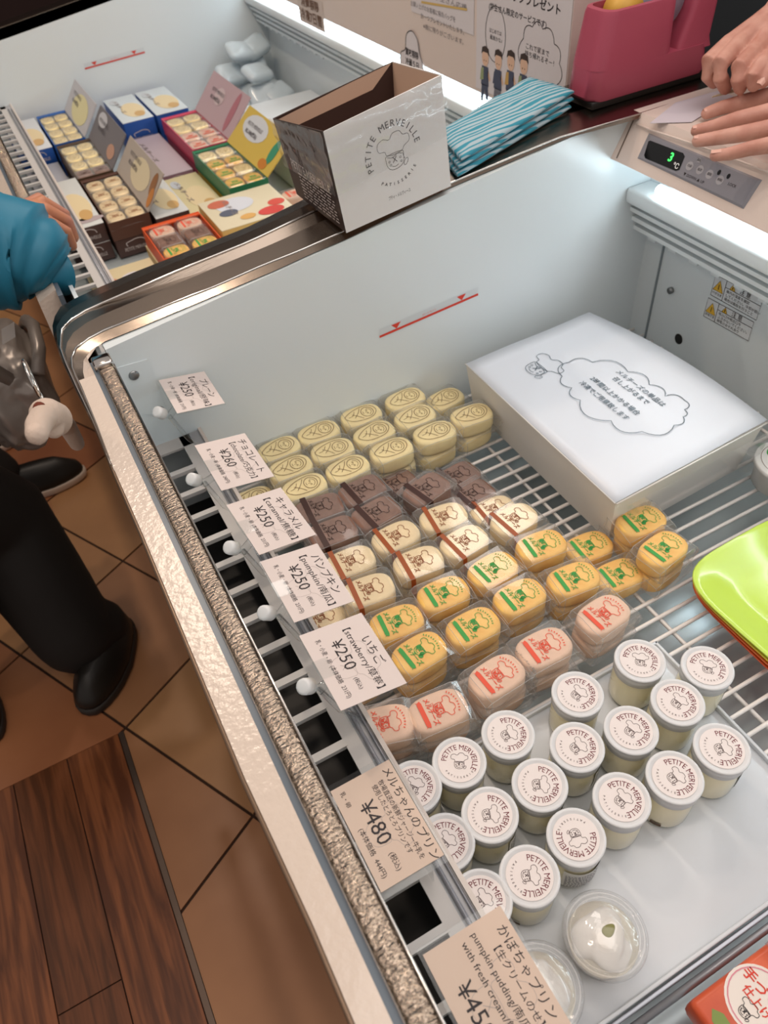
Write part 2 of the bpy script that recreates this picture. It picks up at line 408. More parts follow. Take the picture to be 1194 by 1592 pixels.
def front_profile(y0, y1, case, outer=None, ystop=None):
    """outer skin, rail, air-return grille and the ledge behind it"""
    ye = ystop or y1
    MB().box(0.0095, 0.0168, y0, ye, 0.285, 0.3110).build('glass_channel', mat('blue_grey_channel', '66717c', 0.35, 0.1), case)
    if ystop is None: y0s = y0; y0 = y0 + .16
    rail = MB(); rail.bbox(0.0175, 0.0365, y0, ye - .03, 0.285, 0.316, 0.003)
    rail.build('front_rail', RAILM, case)
    lips = MB(); lips.bbox(0.0365, 0.0385, y0, ye - .03, 0.285, 0.3175, 0.0008); lips.bbox(0.0160, 0.0175, y0, ye - .03, 0.285, 0.3175, 0.0008)
    lips.build('rail_edge', CHROME, case)
    MB().bbox(0.013, 0.038, ye - .028, ye - .003, 0.285, 0.321, 0.003).build('rail_end_cap', CHROME, case)
    if ystop is None: y0 = y0s
    MB().box(0.030, 0.036, y0, y1, 0.0, 0.30).build('front_wall', LINER, case)
    # grille
    zg = 0.130; fr = MB()
    fr.box(0.036, 0.046, y0, y1, zg - .004, zg); fr.box(0.088, 0.104, y0, y1, zg - .004, zg)
    gr = fr.build('grille_frame', GRILLE, case)
    y = y1 - 0.026; me = None
    MB().box(0.036, 0.104, y1 - .026, y1, zg - .004, zg).build('bar', GRILLE, gr)
    proto = None
    while y > y0 + 0.06:
        y -= 0.0505
        if proto is None:
            proto = MB().box(0.044, 0.090, y - .0045, y + .0045, zg - .006, zg + .0006).build('bar', GRILLE, gr); yp = y
        else:
            c = proto.copy(); COL.objects.link(c); c.parent = gr; c.location = (0, y - yp, 0)
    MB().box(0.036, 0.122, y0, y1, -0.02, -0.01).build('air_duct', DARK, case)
    MB().box(0.104, 0.1195, y0, y1, 0.10, zg).build('front_ledge', GREYP, case)
    ch = MB(); ch.tube([(0.1085, y0, zg + .003), (0.1085, y1 - .05, zg + .003)], .0022, 6); ch.tube([(0.1165, y0, zg + .002), (0.1165, y1 - .05, zg + .002)], .0015, 6)
    ch.build('tag_channel', mat('grey_rod', '8e8e94', 0.25, 0.4), case)
    MB().box(0.1195, 0.1245, y0, y1, 0.0, zg + .004).build('retaining_panel', mat('retaining_panel', 'd3c8c0', 0.35), case)

def load_line(P, x0, x1, case, y):
    """white sticker with a red line and two red triangles"""
    s_ = MB().quad(Vector((x0, y, P[0])), Vector((x1, y, P[1])), Vector((x1, y, P[1] + .016)), Vector((x0, y, P[0] + .016))).build('load_line_sticker', mat('sticker_white', 'cfd6da', 0.4), case)
    u = Vector((x1 - x0, 0, P[1] - P[0])); ln = u.length; u = u / ln; v = Vector((-u.z, 0, u.x)); O = Vector((x0, y - .0004, P[0]))
    m = MB(); m.poly2([(0, 0), (ln, 0), (ln, .0042), (0, .0042)], O, u, v)
    for t in (.17, .83): m.poly2([(ln * t, .0042), (ln * t + .009, .014), (ln * t - .009, .014)], O, u, v)
    m.text('ロードライン', .0045, O + u * (ln * .5) + v * .008, u, v)
    m.build('sticker_print', RED, s_)

# ---- near case
NY0, NY1 = -0.62, 0.95
near = thing('refrigerated_display_case', 'near white open-top refrigerated case holding the cakes and puddings', 'display case', (0.5, 0.2, FZ), 'refrigerated display cases')
front_profile(NY0, NY1, near, ystop=0.93)
back_profile(NY0, NY1, near, True)
def side_wall(y, t, name, case):
    poly = [(0.03, y, -0.12), (1.03, y, -0.12), (1.03, y, 0.40)] + [(x, y, zr(x) - .006) for x in (1.0, 0.84, 0.6, 0.4, 0.2, 0.036)]
    return MB().prism(poly, (0, t, 0)).build(name, LINER, case, fix=True)
side_wall(NY1, 0.02, 'side_liner', near); side_wall(NY0 - .02, 0.02, 'side_liner', near)
MB().box(0.03, 1.03, NY0, NY1, -0.12, -0.10).build('case_floor', FLOORST, near)
# outer skin and cream front trim
outl = [rimpt(*p, .0002) for p in ((121, 592), (134, 627), (150, 663), (180, 738), (221, 831), (266, 939), (322, 1073), (380, 1212), (427, 1313), (487, 1443), (548, 1587))]
outl.append(Vector((outl[-1].x - .002, NY0, outl[-1].z)))
tr = MB(); sk = MB(); ed = MB()
for a, b in zip(outl, outl[1:]):
    tr.quad(Vector((0.0102, a.y, .3125)), a, b, Vector((0.0102, b.y, .3125)))
    tr.quad(a, a + Vector((-.001, 0, -.03)), b + Vector((-.001, 0, -.03)), b)
    sk.quad(a + Vector((-.001, 0, -.03)), Vector((a.x - .001, a.y, FZ + .06)), Vector((b.x - .001, b.y, FZ + .06)), b + Vector((-.001, 0, -.03)))
tr.build('front_trim', CREAM, near, fix=True); sk.build('front_skin', mat('case_skin', 'b79c84', 0.4), near)
ed.tube([p + Vector((-.001, 0, -.001)) for p in outl], .0022, 6); ed.build('trim_edge', mat('tan_edge_trim', '7a6452', 0.35, 0.6), near)
MB().box(-0.0, 1.2, NY0, NY1, FZ, FZ + .06).build('plinth', DARK, near)
MB().box(0.0, 1.2, NY1 - .01, NY1 + .015, FZ + .06, -0.12).build('outer_end_skin', mat('case_skin', 'b79c84', 0.4), near)
# steel rim: rounded front corner, two stepped bands along the far side
L0 = [(183, 741), (158, 672), (139, 618), (129, 580), (130, 560), (143, 543), (157.5, 533), (205.6, 514), (247.5, 496), (300, 474), (431, 419), (485, 394), (539.5, 371.5), (701, 291), (881, 215), (985, 187), (1113, 142)]
L1 = [(178, 732), (151, 661), (126, 602), (113.5, 576), (111, 559), (116, 543), (130, 531), (153, 517), (205.6, 496), (268, 471), (330, 447), (409, 412), (463, 391), (539, 357), (701, 284), (868, 214), (985, 180), (1113, 138)]
L2 = [(172, 722), (145, 655), (118, 599), (103, 565), (94, 541), (96, 509), (122, 488), (164, 469), (237, 438), (300, 411), (387, 376), (461, 341)]
L3 = [(166, 712), (138, 648), (110, 588), (95, 560), (82, 517), (81, 500), (92, 478), (122, 461), (151, 448), (214, 421), (300, 387), (387, 352), (452, 320)]
w0 = [rimpt(*p, -.004) for p in L0]; w1 = [rimpt(*p, .001) for p in L1]
w2 = [rimpt(*p, .002) for p in L2] + [Vector((x, 1.052, zr(x) + .002)) for x in (.55, .84, 1.12)]
w3 = [rimpt(*p, -.006) for p in L3] + [Vector((x, 1.118, zr(x) - .002)) for x in (.55, .84, 1.12)]
def ylim(pts, x0=.2):
    return pts
N = 60
r0, r1, r2, r3 = [resample(q, N) for q in (w0, w1, w2, w3)]
def strip(name, ra, rb, m):
    mb = MB(); mb.add(list(ra) + list(rb), [(i, i + 1, N + i + 1, N + i) for i in range(N - 1)], True); return mb.build(name, m, near)
mid = [a.lerp(b, .55) + Vector((0, 0, .0015)) for a, b in zip(r1, r2)]
r2b = [b.lerp(a, .16 * min(1, max(0, (b.x - .05) / .2))) + Vector((0, 0, -.012 * min(1, max(0, (b.x - .03) / .2)))) for a, b in zip(r1, r2)]
inner = MB(); inner.add(r0 + r1, [(i, i + 1, N + i + 1, N + i) for i in range(N - 1)], True)
inner.add(r1 + mid, [(i, i + 1, N + i + 1, N + i) for i in range(N - 1)], True)
inner.add(mid + r2b, [(i, i + 1, N + i + 1, N + i) for i in range(N - 1)], True)
inner.build('inner_rim_band', STEEL, near, fix=True)
outb = MB(); outb.add(r2b + r2, [(i, i + 1, N + i + 1, N + i) for i in range(N - 1)], True)
mid3 = [a.lerp(b, .5) + Vector((0, 0, .002)) for a, b in zip(r2, r3)]
outb.add(r2 + mid3, [(i, i + 1, N + i + 1, N + i) for i in range(N - 1)], True); outb.add(mid3 + r3, [(i, i + 1, N + i + 1, N + i) for i in range(N - 1)], True)
outb.add(r3 + [p + Vector((0, 0, -.05)) for p in r3], [(i, i + 1, N + i + 1, N + i) for i in range(N - 1)], True)
outb.build('outer_rim_band', STEEL, near, fix=True)
tpr = lambda r: [r * min(1, max(.15, (i - 1) / 8), max(.15, (N - i) / 10)) for i in range(N)]
MB().tube(r1, tpr(.0018), 6).build('rim_bead', CHROME, near); MB().tube(r2, tpr(.0022), 6).build('rim_bead', CHROME, near)
# cream corner piece between the rail end and the rim
cp = [rimpt(*p, -.004) for p in ((151.5, 656), (139, 618), (129, 580), (130, 560), (143, 543), (152, 536))]
MB().add([Vector((0.0102, p.y if i < 4 else 0.937, .3126)) for i, p in enumerate(cp)] + cp, [(i, i + 1, 7 + i, 6 + i) for i in range(5)]).build('corner_piece', CREAM, near)
# load line, screws, bracket plates on the far side wall
load_line((0.174, 0.186), 0.444, 0.634, near, 0.9496)
def onwall(px, py): return at(px, py, 1, 0.9496)
for px, py, r in ((208, 583, .0075), (249, 636, .006), (256, 643, .004)):
    p = onwall(px, py)
    sc_ = MB(); sc_.lathe([(r, 0), (r, .002), (r * .6, .0035), (0.0001, .0035)], n=12)
    sc_.v = [(p.x + a, p.y - c, p.z + b) for a, b, c in sc_.v]; s1 = sc_.build('screw', mat('screw_metal', '8d8f90', 0.3, 0.9), near)
a, b = onwall(185, 572), onwall(253, 560)
MB().hexa([onwall(172, 575), onwall(184, 640), onwall(184, 640) + Vector((0, .001, 0)), onwall(172, 575) + Vector((0, .001, 0)), onwall(228, 558) - Vector((0, .002, 0)), onwall(262, 646) - Vector((0, .002, 0)), onwall(262, 646), onwall(228, 558)]).build('corner_plate', LINER, near, fix=True)
# control panel on the sloping face
FP0 = Vector((0.887, 0, 0.347)); FN = Vector((-0.066, 0, 0.035)).normalized()
def onface(px, py, off=0.0):
    d = RX * ((px - 597) / FPX) + RD * ((py - 796) / FPX) + RF
    return CAM + d * ((FP0 + FN * off - CAM).dot(FN) / d.dot(FN))
def fquad(mb, pts, off, mi=0):
    P = [onface(*p, off) for p in pts]; return mb.add(P, [tuple(range(len(P)))], False, mi)
BZ = [(1009, 207), (1185, 280), (1156, 325), (991, 246)]
bz = MB(); P = [onface(*p, .0002) for p in BZ]; Q = [onface(*p, .004) for p in ((1012, 211), (1178, 281), (1153, 319), (996, 245))]
bz.add(P + Q, [(0, 1, 5, 4), (1, 2, 6, 5), (2, 3, 7, 6), (3, 0, 4, 7), (4, 5, 6, 7)])
bez = bz.build('control_panel', mat('control_grey', '8b8a92', 0.35, 0.2), near, fix=True)
dsp = MB(); P = [onface(*p, .0046) for p in ((1011, 218.5), (1062, 238), (1064.5, 243), (1056, 264), (1050, 265.5), (1003, 246), (1001.5, 241), (1008, 219.5))]
dsp.add(P, [tuple(range(8))]); disp = dsp.build('display_window', mat('black_glass', '0d1114', 0.1), bez)
fu = (onface(1062, 240, .005) - onface(1012, 219, .005)).normalized(); fv = FN.cross(fu).normalized()
if fv.z < 0: fv = -fv
MB().text('3', .017, onface(1043, 245, .0052), fu, fv, bold=.02).build('led_digit', mat('led_green', '20ff40', 0.5, emit=((.05, 1.0, .12), 2.5)), disp)
MB().text('℃', .010, onface(1050.5, 258, .0052), fu, fv, bold=.02).build('unit_mark', mat('white_ink', 'e6e6e6', 0.5), disp)
for px, py in ((1072, 258), (1088, 264), (1103, 271), (1119, 280), (1087, 249)):
    mb = MB(); p = onface(px, py, .0042); mb.poly2(ell(0, 0, .0062 if py != 249 else .0045, .0062 if py != 249 else .003, 16), p, fu, fv); bt = mb.build('button', mat('button_grey', 'a5a3a8', 0.4), bez)
    MB().text({1072: '冷却', 1088: '設定', 1103: '霜取', 1119: '照明', 1087: '運転'}[px], .0042, p + FN * .0004, fu, fv).build('button_print', INK, bt)
for px, py in ((1118, 268), (1132.5, 274)): MB().poly2(ell(0, 0, .0028, .0036, 12), onface(px, py, .0044), fu, fv).build('indicator', mat('black_glass', '0d1114', 0.1), bez)
m = MB(); m.text('▼ DOWN ▲ UP', .0055, onface(1078, 277, .0044), fu, fv); m.text('LOCK', .0055, onface(1138, 288, .0044), fu, fv); m.build('panel_print', INK, bez)
mb = MB()
for q in ((1009, 207), (1185, 280)): pass
mb.tube([onface(990, 193, .003), onface(1012, 202, .005), onface(1100, 231, .005), onface(1240, 285, .005)], .0016, 6).build('face_bead', BEIGE, near)
MB().quad(*[onface(*p, .0005) for p in ((984.5, 185), (986.3, 185.5), (959.5, 246), (957.5, 246))]).build('face_joint', RUB, near)
# warning labels and hole on the back panel
def onback(px, py, off=.0006): return at(px, py, 0, 1.0 - off)
for r in range(2):
    q = [[(1112, 426), (1185, 465), (1175, 497), (1105, 458)], [(1102, 463), (1173, 501), (1163, 532), (1094, 491)]][r]
    P = [onback(*p) for p in q]; lb = MB().quad(*P).build('warning_label', mat('label_white', 'd9dde0', 0.5), near)
    u = (P[1] - P[0]).normalized(); v = Vector((0, 0, 1)); w_ = (P[1] - P[0]).length; h_ = P[0].z - P[3].z; O = Vector((P[3].x - .0006, P[3].y, P[3].z + .0)); 
    m = MB()
    for L in ([(0, 0), (w_, 0), (w_, h_), (0, h_), (0, 0)], [(w_ * .25, 0), (w_ * .25, h_)], [(w_ * .25, h_ * .68), (w_, h_ * .68)]): m.stroke(L, .0009, O, u, v)
    m.text('注 意', .0105, O + u * (w_ * .66) + v * (h_ * .83), u, v, wid=.022)
    for k, t in enumerate((['庫内の温度を確認', 'してください。冷却が弱い', '場合は霜取を行うこと'], ['吸込口や吹出口を', 'ふさがないでください。', '感電のおそれあり'])[r]): m.text(t, .0062, O + u * (w_ * .29) + v * (h_ * (.53 - .19 * k)), u, v, 'L')
    m.text(('けが注意', '感電注意')[r], .0052, O + u * (w_ * .125) + v * (h_ * .18), u, v)
    m.build('label_print', INK, lb)
    y_ = MB()
    for cx, cy, s in ((.125, .55, .011), (.40, .82, .006)): y_.poly2([(-s, -s * .8), (s, -s * .8), (0, s)], O + u * (w_ * cx) + v * (h_ * cy), u, v)
    y_.build('warning_triangle', mat('warning_yellow', 'e0b23a', 0.5), lb)
    b_ = MB(); 
    for cx, cy, s in ((.125, .55, .011), (.40, .82, .006)): b_.stroke([(-s, -s * .8), (s, -s * .8), (0, s)], .0009, O + u * (w_ * cx) + v * (h_ * cy) + Vector((-.0004, 0, 0)), u, v, True); b_.stroke([(0, .35 * s), (0, -.5 * s)], .0014, O + u * (w_ * cx) + v * (h_ * cy) + Vector((-.0004, 0, 0)), u, v)
    b_.build('triangle_print', INK, lb)
p = onback(1055, 527); MB().poly2(ell(0, 0, .0095, .0105, 18), Vector((.9992, p.y, p.z)), U, Z).build('drain_hole', DARK, near)
p = onback(1044, 451); MB().tube([(0.994, p.y, p.z), (1.0, p.y, p.z)], .006, 12).build('screw', mat('screw_metal', '8d8f90', 0.3, 0.9), near)
MB().box(0.997, 1.0, 0.902, 0.905, -.1, .2).build('panel_joint', mat('joint_grey', '7f8a8f', .5), near)

# ---- far case
FY0, FY1 = 1.135, 2.80
far = thing('refrigerated_display_case', 'far white open-top refrigerated case full of boxed cakes', 'display case', (0.5, 1.95, FZ), 'refrigerated display cases')
front_profile(FY0, FY1, far); back_profile(FY0, FY1, far, False)
side_wall(FY1, 0.02, 'side_liner', far); MB().box(.03, 1.03, FY0 - .012, FY0, -.12, .20).build('side_liner', LINER, far)
MB().box(0.03, 1.03, FY0, FY1, -0.02, -0.004).build('case_floor', FLOORST, far)
MB().hexa([(-.03, FY0 - .0, FZ), (.0, FY0, FZ), (.0, FY1 + .1, FZ), (-.03, FY1 + .1, FZ), (-.02, FY0 + .02, .30), (.0102, FY0 + .02, .3125), (.0102, FY1 + .1, .3125), (-.02, FY1 + .1, .30)]).build('front_skin', CREAM, far)
rb = MB(); pl = [(x, FY1, zr(x) - .004) for x in (-.02, .2, .5, .84, 1.2)]
for a, b in zip(pl, pl[1:]):
    rb.hexa([(a[0], FY1, a[2] - .03), (b[0], FY1, b[2] - .03), (b[0], FY1 + .05, b[2] - .03), (a[0], FY1 + .05, a[2] - .03), (a[0], FY1, a[2]), (b[0], FY1, b[2]), (b[0], FY1 + .05, b[2] + .003), (a[0], FY1 + .05, a[2] + .003)])
rb.build('outer_rim_band', STEEL, far)
load_line((0.178, 0.186), 0.374, 0.572, far, FY1 - .0006)
bw = MB().box(0.925, 1.22, FY0 - .012, FY1 + .2, 0.331, 0.80).build('back_board', BEIGE, far)
MB().box(0.0, 1.2, FY1 + .02, FY1 + .045, FZ, .29).build('outer_end_skin', mat('case_skin', 'b79c84', 0.4), far)

# ---- wire shelf of the near case
shelf = thing('wire_shelf', 'white coated wire shelf under the cakes in the near case', 'shelf', (0.56, 0.45, 0.0))
y = 0.930; pw = None
while y > 0.055:
    if pw is None: pw = MB().tube([(0.127, y, -.003), (0.992, y, -.003)], .003, 6).build('wire', WIRE, shelf); yp = y
    else:
        c = pw.copy(); COL.objects.link(c); c.parent = shelf; c.location = (0, y - yp, 0)
    y -= 0.0262
for x in (0.15, 0.56, 0.97): MB().tube([(x, 0.03, -.009), (x, 0.94, -.009)], .003, 6).build('cross_wire', WIRE, shelf)
# ------------------------------------------------------------------ wrapped cakes
LT = 0.0306                                            # height of one wrapped cake
def superell(a, b, n, k=28): 
    return [(a * math.copysign(abs(math.cos(t)) ** (2 / n), math.cos(t)), b * math.copysign(abs(math.sin(t)) ** (2 / n), math.sin(t))) for t in (2 * PI * i / k for i in range(k))]
def cake_mesh(a=.0358, b=.0247, h=.0276, square=False, m=None):
    mb = MB(); k = 28; prof = [(.84, .0), (.965, .0015), (1.0, .006), (1.0, h - .0065), (.985, h - .0028), (.94, h - .0007), (.82, h + .0002), (.40, h + .0008)]
    base = superell(a, b, 4.5 if square else 2.9, k); vs = []; fs = []
    for s_, z in prof: vs += [(x * s_, y * s_, z + .0008) for x, y in base]
    for i in range(len(prof) - 1):
        for j in range(k): fs.append((i * k + j, i * k + (j + 1) % k, (i + 1) * k + (j + 1) % k, (i + 1) * k + j))
    fs += [tuple(range(k - 1, -1, -1)), tuple((len(prof) - 1) * k + j for j in range(k))]
    mb.add(vs, fs, True); return mb
def wrap_mesh(seed, a=.0372, b=.0278, h=.0296):
    """crackly cellophane bag: boxy body, flattened end seals, crumpled facets"""
    r = random.Random(seed); mb = MB(); xs = [-a - .006, -a - .0005, -a * .78, -a * .3, a * .3, a * .78, a + .0005, a + .006]
    k = 12; vs = []; fs = []
    for i, x in enumerate(xs):
        e = min(i, len(xs) - 1 - i)
        w_ = (b * 1.02, b * 1.0, b * 1.02, b, b)[e]; zz = ((h * .42, h * .50), (h * .16, h * .86), (.0006, h), (.0006, h), (.0006, h))[e]
        j = (.0010, .0010, .0007, .0005, .0005)[e]
        ring = [(-w_, zz[0]), (-w_ * .4, zz[0]), (w_ * .4, zz[0]), (w_, zz[0]), (w_, zz[0] * .65 + zz[1] * .35), (w_, zz[0] * .3 + zz[1] * .7), (w_ * .97, zz[1]), (w_ * .35, zz[1]), (-w_ * .35, zz[1]), (-w_ * .97, zz[1]), (-w_, zz[0] * .3 + zz[1] * .7), (-w_, zz[0] * .65 + zz[1] * .35)]
        for q, (y, z) in enumerate(ring):
            t = j * (.35 if 6 <= q <= 9 and e > 1 else 1)
            vs.append((x + r.uniform(-j, j) * 1.5, y + r.uniform(-j, j), max(.0004, z + r.uniform(-t, t * .4))))
    for i in range(len(xs) - 1):
        for q in range(k):
            A, B, C_, D = i * k + q, i * k + (q + 1) % k, (i + 1) * k + (q + 1) % k, (i + 1) * k + q
            fs += [(A, B, C_), (A, C_, D)] if r.random() < .5 else [(A, B, D), (B, C_, D)]
    mb.add(vs, fs, False)
    E = [[(i, 6) for i in range(1, 7)], [(i, 9) for i in range(1, 7)], [(2, q) for q in (3, 4, 5, 6, 7, 8, 9, 10, 11, 0)], [(5, q) for q in (3, 4, 5, 6, 7, 8, 9, 10, 11, 0)], [(1, q) for q in (3, 4, 5, 6, 7, 8, 9, 10)], [(6, q) for q in (3, 4, 5, 6, 7, 8, 9, 10)]]
    for e in E[:2] + E[4:] + ([r.choice(E[2:4])] if r.random() < .6 else []): mb.tube([Vector(vs[i * k + q]) for i, q in e], .00032, 4, mi=1)
    return mb
FOLD = film('cellophane_fold', (.97, .97, .97), .12, .12, .35, (.98, .98, .98))
WRAPS = [wrap_mesh(s_).mesh('wrapper', [WRAP, FOLD]) for s_ in range(5)]
O2 = lambda z: Vector((0, 0, z))
def ribbon(mb, x, w_, h_, P, z):
    Q = O2(z) + V * x
    mb.poly2([(-w_, -h_), (-w_, h_), (w_, h_), (w_, -h_)], Q, U, V)
    for sg in (-1, 1): mb.poly2([(sg * w_, -h_ * .6), (sg * (w_ + .003), -h_ * 1.5), (sg * (w_ + .0015), -h_ * .6), (sg * (w_ + .003), h_ * .6), (sg * w_, h_ * .9)][::sg], Q, U, V)
def print_mesh(kind, z):
    mb = MB(); w_ = .0009; P = O2(z)
    if kind == 'plain':
        egg = spline([(p[0] * 1.18, p[1] * 1.12) for p in [(.000, -.024), (.010, -.016), (.0135, -.002), (.0125, .012), (.004, .0215), (-.006, .021), (-.013, .012), (-.012, -.004), (-.007, -.017)]], True, 4)
        mb.stroke(egg, .00085, P, U, V, True); mb.stroke(ell(0, .0105, .0115, .0098, 18), .00085, P, U, V, True)
        mb.stroke(spline([(-.0125, .002), (-.004, -.003), (.006, -.012)], False, 4), .00075, P, U, V); mb.stroke(spline([(.0125, .000), (.004, -.006), (-.004, -.014)], False, 4), .00075, P, U, V)
        mb.stroke(spline([(-.009, -.008), (-.001, -.013), (.001, -.021)], False, 4), .0007, P, U, V)
        for q in (-.0036, .0036): mb.stroke(ell(q, .0105, .0016, .001, 8), .0006, P, U, V, True)
        mb.stroke([(0, .0105), (.0005, .0075), (-.0005, .007)], .0006, P, U, V); mb.stroke(spline([(-.003, .0045), (0, .0038), (.003, .0045)], False, 3), .0006, P, U, V)
        mb.stroke(spline([(-.008, .012), (-.003, .0165), (.003, .0165), (.008, .012)], False, 3), .0006, P, U, V)
        return mb
    mb.text('メルチーズ', .0078, P + V * -.0085, U, V, bold=.02, wid=.034)
    emblem(mb, P + V * .0055, U, V, .0195, .00075, fine=kind != 'choc')
    if kind in ('pumpkin', 'strawberry'):
        ribbon(mb, -.0172, .0140, .0027, P, z)
        s_ = 'HOKKAIDO' ; mb.text('MELCHEESE', .0030, P + V * .0135, U, V, bend=(.0175, PI / 2 - .35), bold=.01) if False else None
        for i in range(9): 
            a = PI * .80 - i * .19; mb.stroke([(.0178 * math.cos(a), .0085 + .0135 * math.sin(a)), (.0200 * math.cos(a), .0085 + .0156 * math.sin(a))], .0012, P, U, V)
        if kind == 'pumpkin':
            for q in ((.0052, -.0015), (.0065, -.004), (-.0045, .0005)): mb.poly2(ell(q[0], q[1] + .002, .0026, .0030, 10), P, U, V)
        else:
            mb.text('HOKKAIDO', .0035, P + V * -.0032, U, V)
            for q in ((.0012, -.002), (-.003, -.0005)): mb.poly2(ell(q[0], q[1], .002, .0016, 8), P, U, V)
    else: mb.text('HOKKAIDO', .0032, P + V * -.0028, U, V)
    return mb
def band_mesh(x0, x1, b=.0279, h=.0298):
    mb = MB(); mb.quad((x0, -b, h), (x1, -b, h), (x1, b, h), (x0, b, h))
    for s_ in (-1, 1): mb.quad((x0, s_ * b * 1.02, h), (x1, s_ * b * 1.02, h), (x1, s_ * b * 1.03, .003), (x0, s_ * b * 1.03, .003))
    return mb
ZP = .0300
KIND = {
    'plain': (mat('plain_cheesecake', 'ffe9ad', 0.55, var=(40, .08), bump=(150, .06)), mat('brown_ink', '6a4a34', .6), None, False),
    'choc': (mat('chocolate_cake', '8c6655', 0.6, var=(50, .25), bump=(150, .12)), mat('choc_ink', '2a1510', .6), (mat('choc_band', '3d211b', .4), -.0225, -.0135), True),
    'caramel': (mat('caramel_cheesecake', 'f3dcb0', 0.55, var=(40, .10), bump=(150, .06)), mat('caramel_ink', '8a4a26', .6), (mat('caramel_band', '9a4a1c', .4), -.0235, -.0165), False),
    'pumpkin': (mat('pumpkin_cheesecake', 'f6cd72', 0.55, var=(40, .14, 'edb455'), bump=(150, .06)), mat('green_ink', '3f9a48', .6), None, False),
    'strawberry': (mat('strawberry_cheesecake', 'ecc8ae', 0.55, var=(40, .10), bump=(150, .06)), mat('red_print', 'e0563e', .6), None, False),
}
def grown(mb, f):
    mb.v = [(x * f, y * f, z) for x, y, z in mb.v]; return mb
PRINTS = {k: grown(print_mesh(k, ZP), 1.08).mesh('print', v[1]) for k, v in KIND.items()}
BANDS = {k: band_mesh(v[2][1], v[2][2]).mesh('band', v[2][0]) for k, v in KIND.items() if v[2]}
CAKES = {k: cake_mesh(square=v[3]).mesh('cake', v[0]) for k, v in KIND.items()}
def leaf(name, me, parent):
    o = bpy.data.objects.new(name, me); COL.objects.link(o); o.parent = parent; return o
GRP = {'plain': 'wrapped plain cheesecakes', 'choc': 'wrapped chocolate cakes', 'caramel': 'wrapped caramel cheesecakes', 'pumpkin': 'wrapped pumpkin cheesecakes', 'strawberry': 'wrapped strawberry cheesecakes'}
LOOK = {'plain': 'plain cream cheesecake', 'choc': 'brown chocolate cake', 'caramel': 'orange-banded caramel cheesecake', 'pumpkin': 'yellow green-printed pumpkin cheesecake', 'strawberry': 'pink red-printed strawberry cheesecake'}
nw = [0]
def cake(kind, x, y, layer, where, yaw=None):
    nw[0] += 1
    o = thing('wrapped_cake', LOOK[kind] + ', ' + where, 'cake', (x, y, layer * LT), GRP[kind])
    o.rotation_euler = (0, 0, math.radians(rnd.uniform(-7, 7) if yaw is None else yaw))
    leaf('cake', CAKES[kind], o); leaf('wrapper', WRAPS[nw[0] % 5], o); leaf('print', PRINTS[kind], o)
    if kind in BANDS: leaf('band', BANDS[kind], o)
    if 'seal' in where or 'tilted' in where:                # a crimped end seal standing proud of the bag
        mb = MB(); vs = []
        for i in range(25):
            y_ = -.023 + .046 * i / 24
            for z_, dx in ((.010, .0), (.022, .006), (.031, .004)): vs.append((.0365 + dx + .0009 * (-1) ** i, y_, z_ + .002 * math.sin(i)))
        mb.add(vs, [(i * 3 + j, i * 3 + 3 + j, i * 3 + 4 + j, i * 3 + 1 + j) for i in range(24) for j in range(2)]); leaf('end_seal', mb.mesh('end_seal', film('seal_film', (.9, .9, .9), .25, .12, .35)), o)
    return o
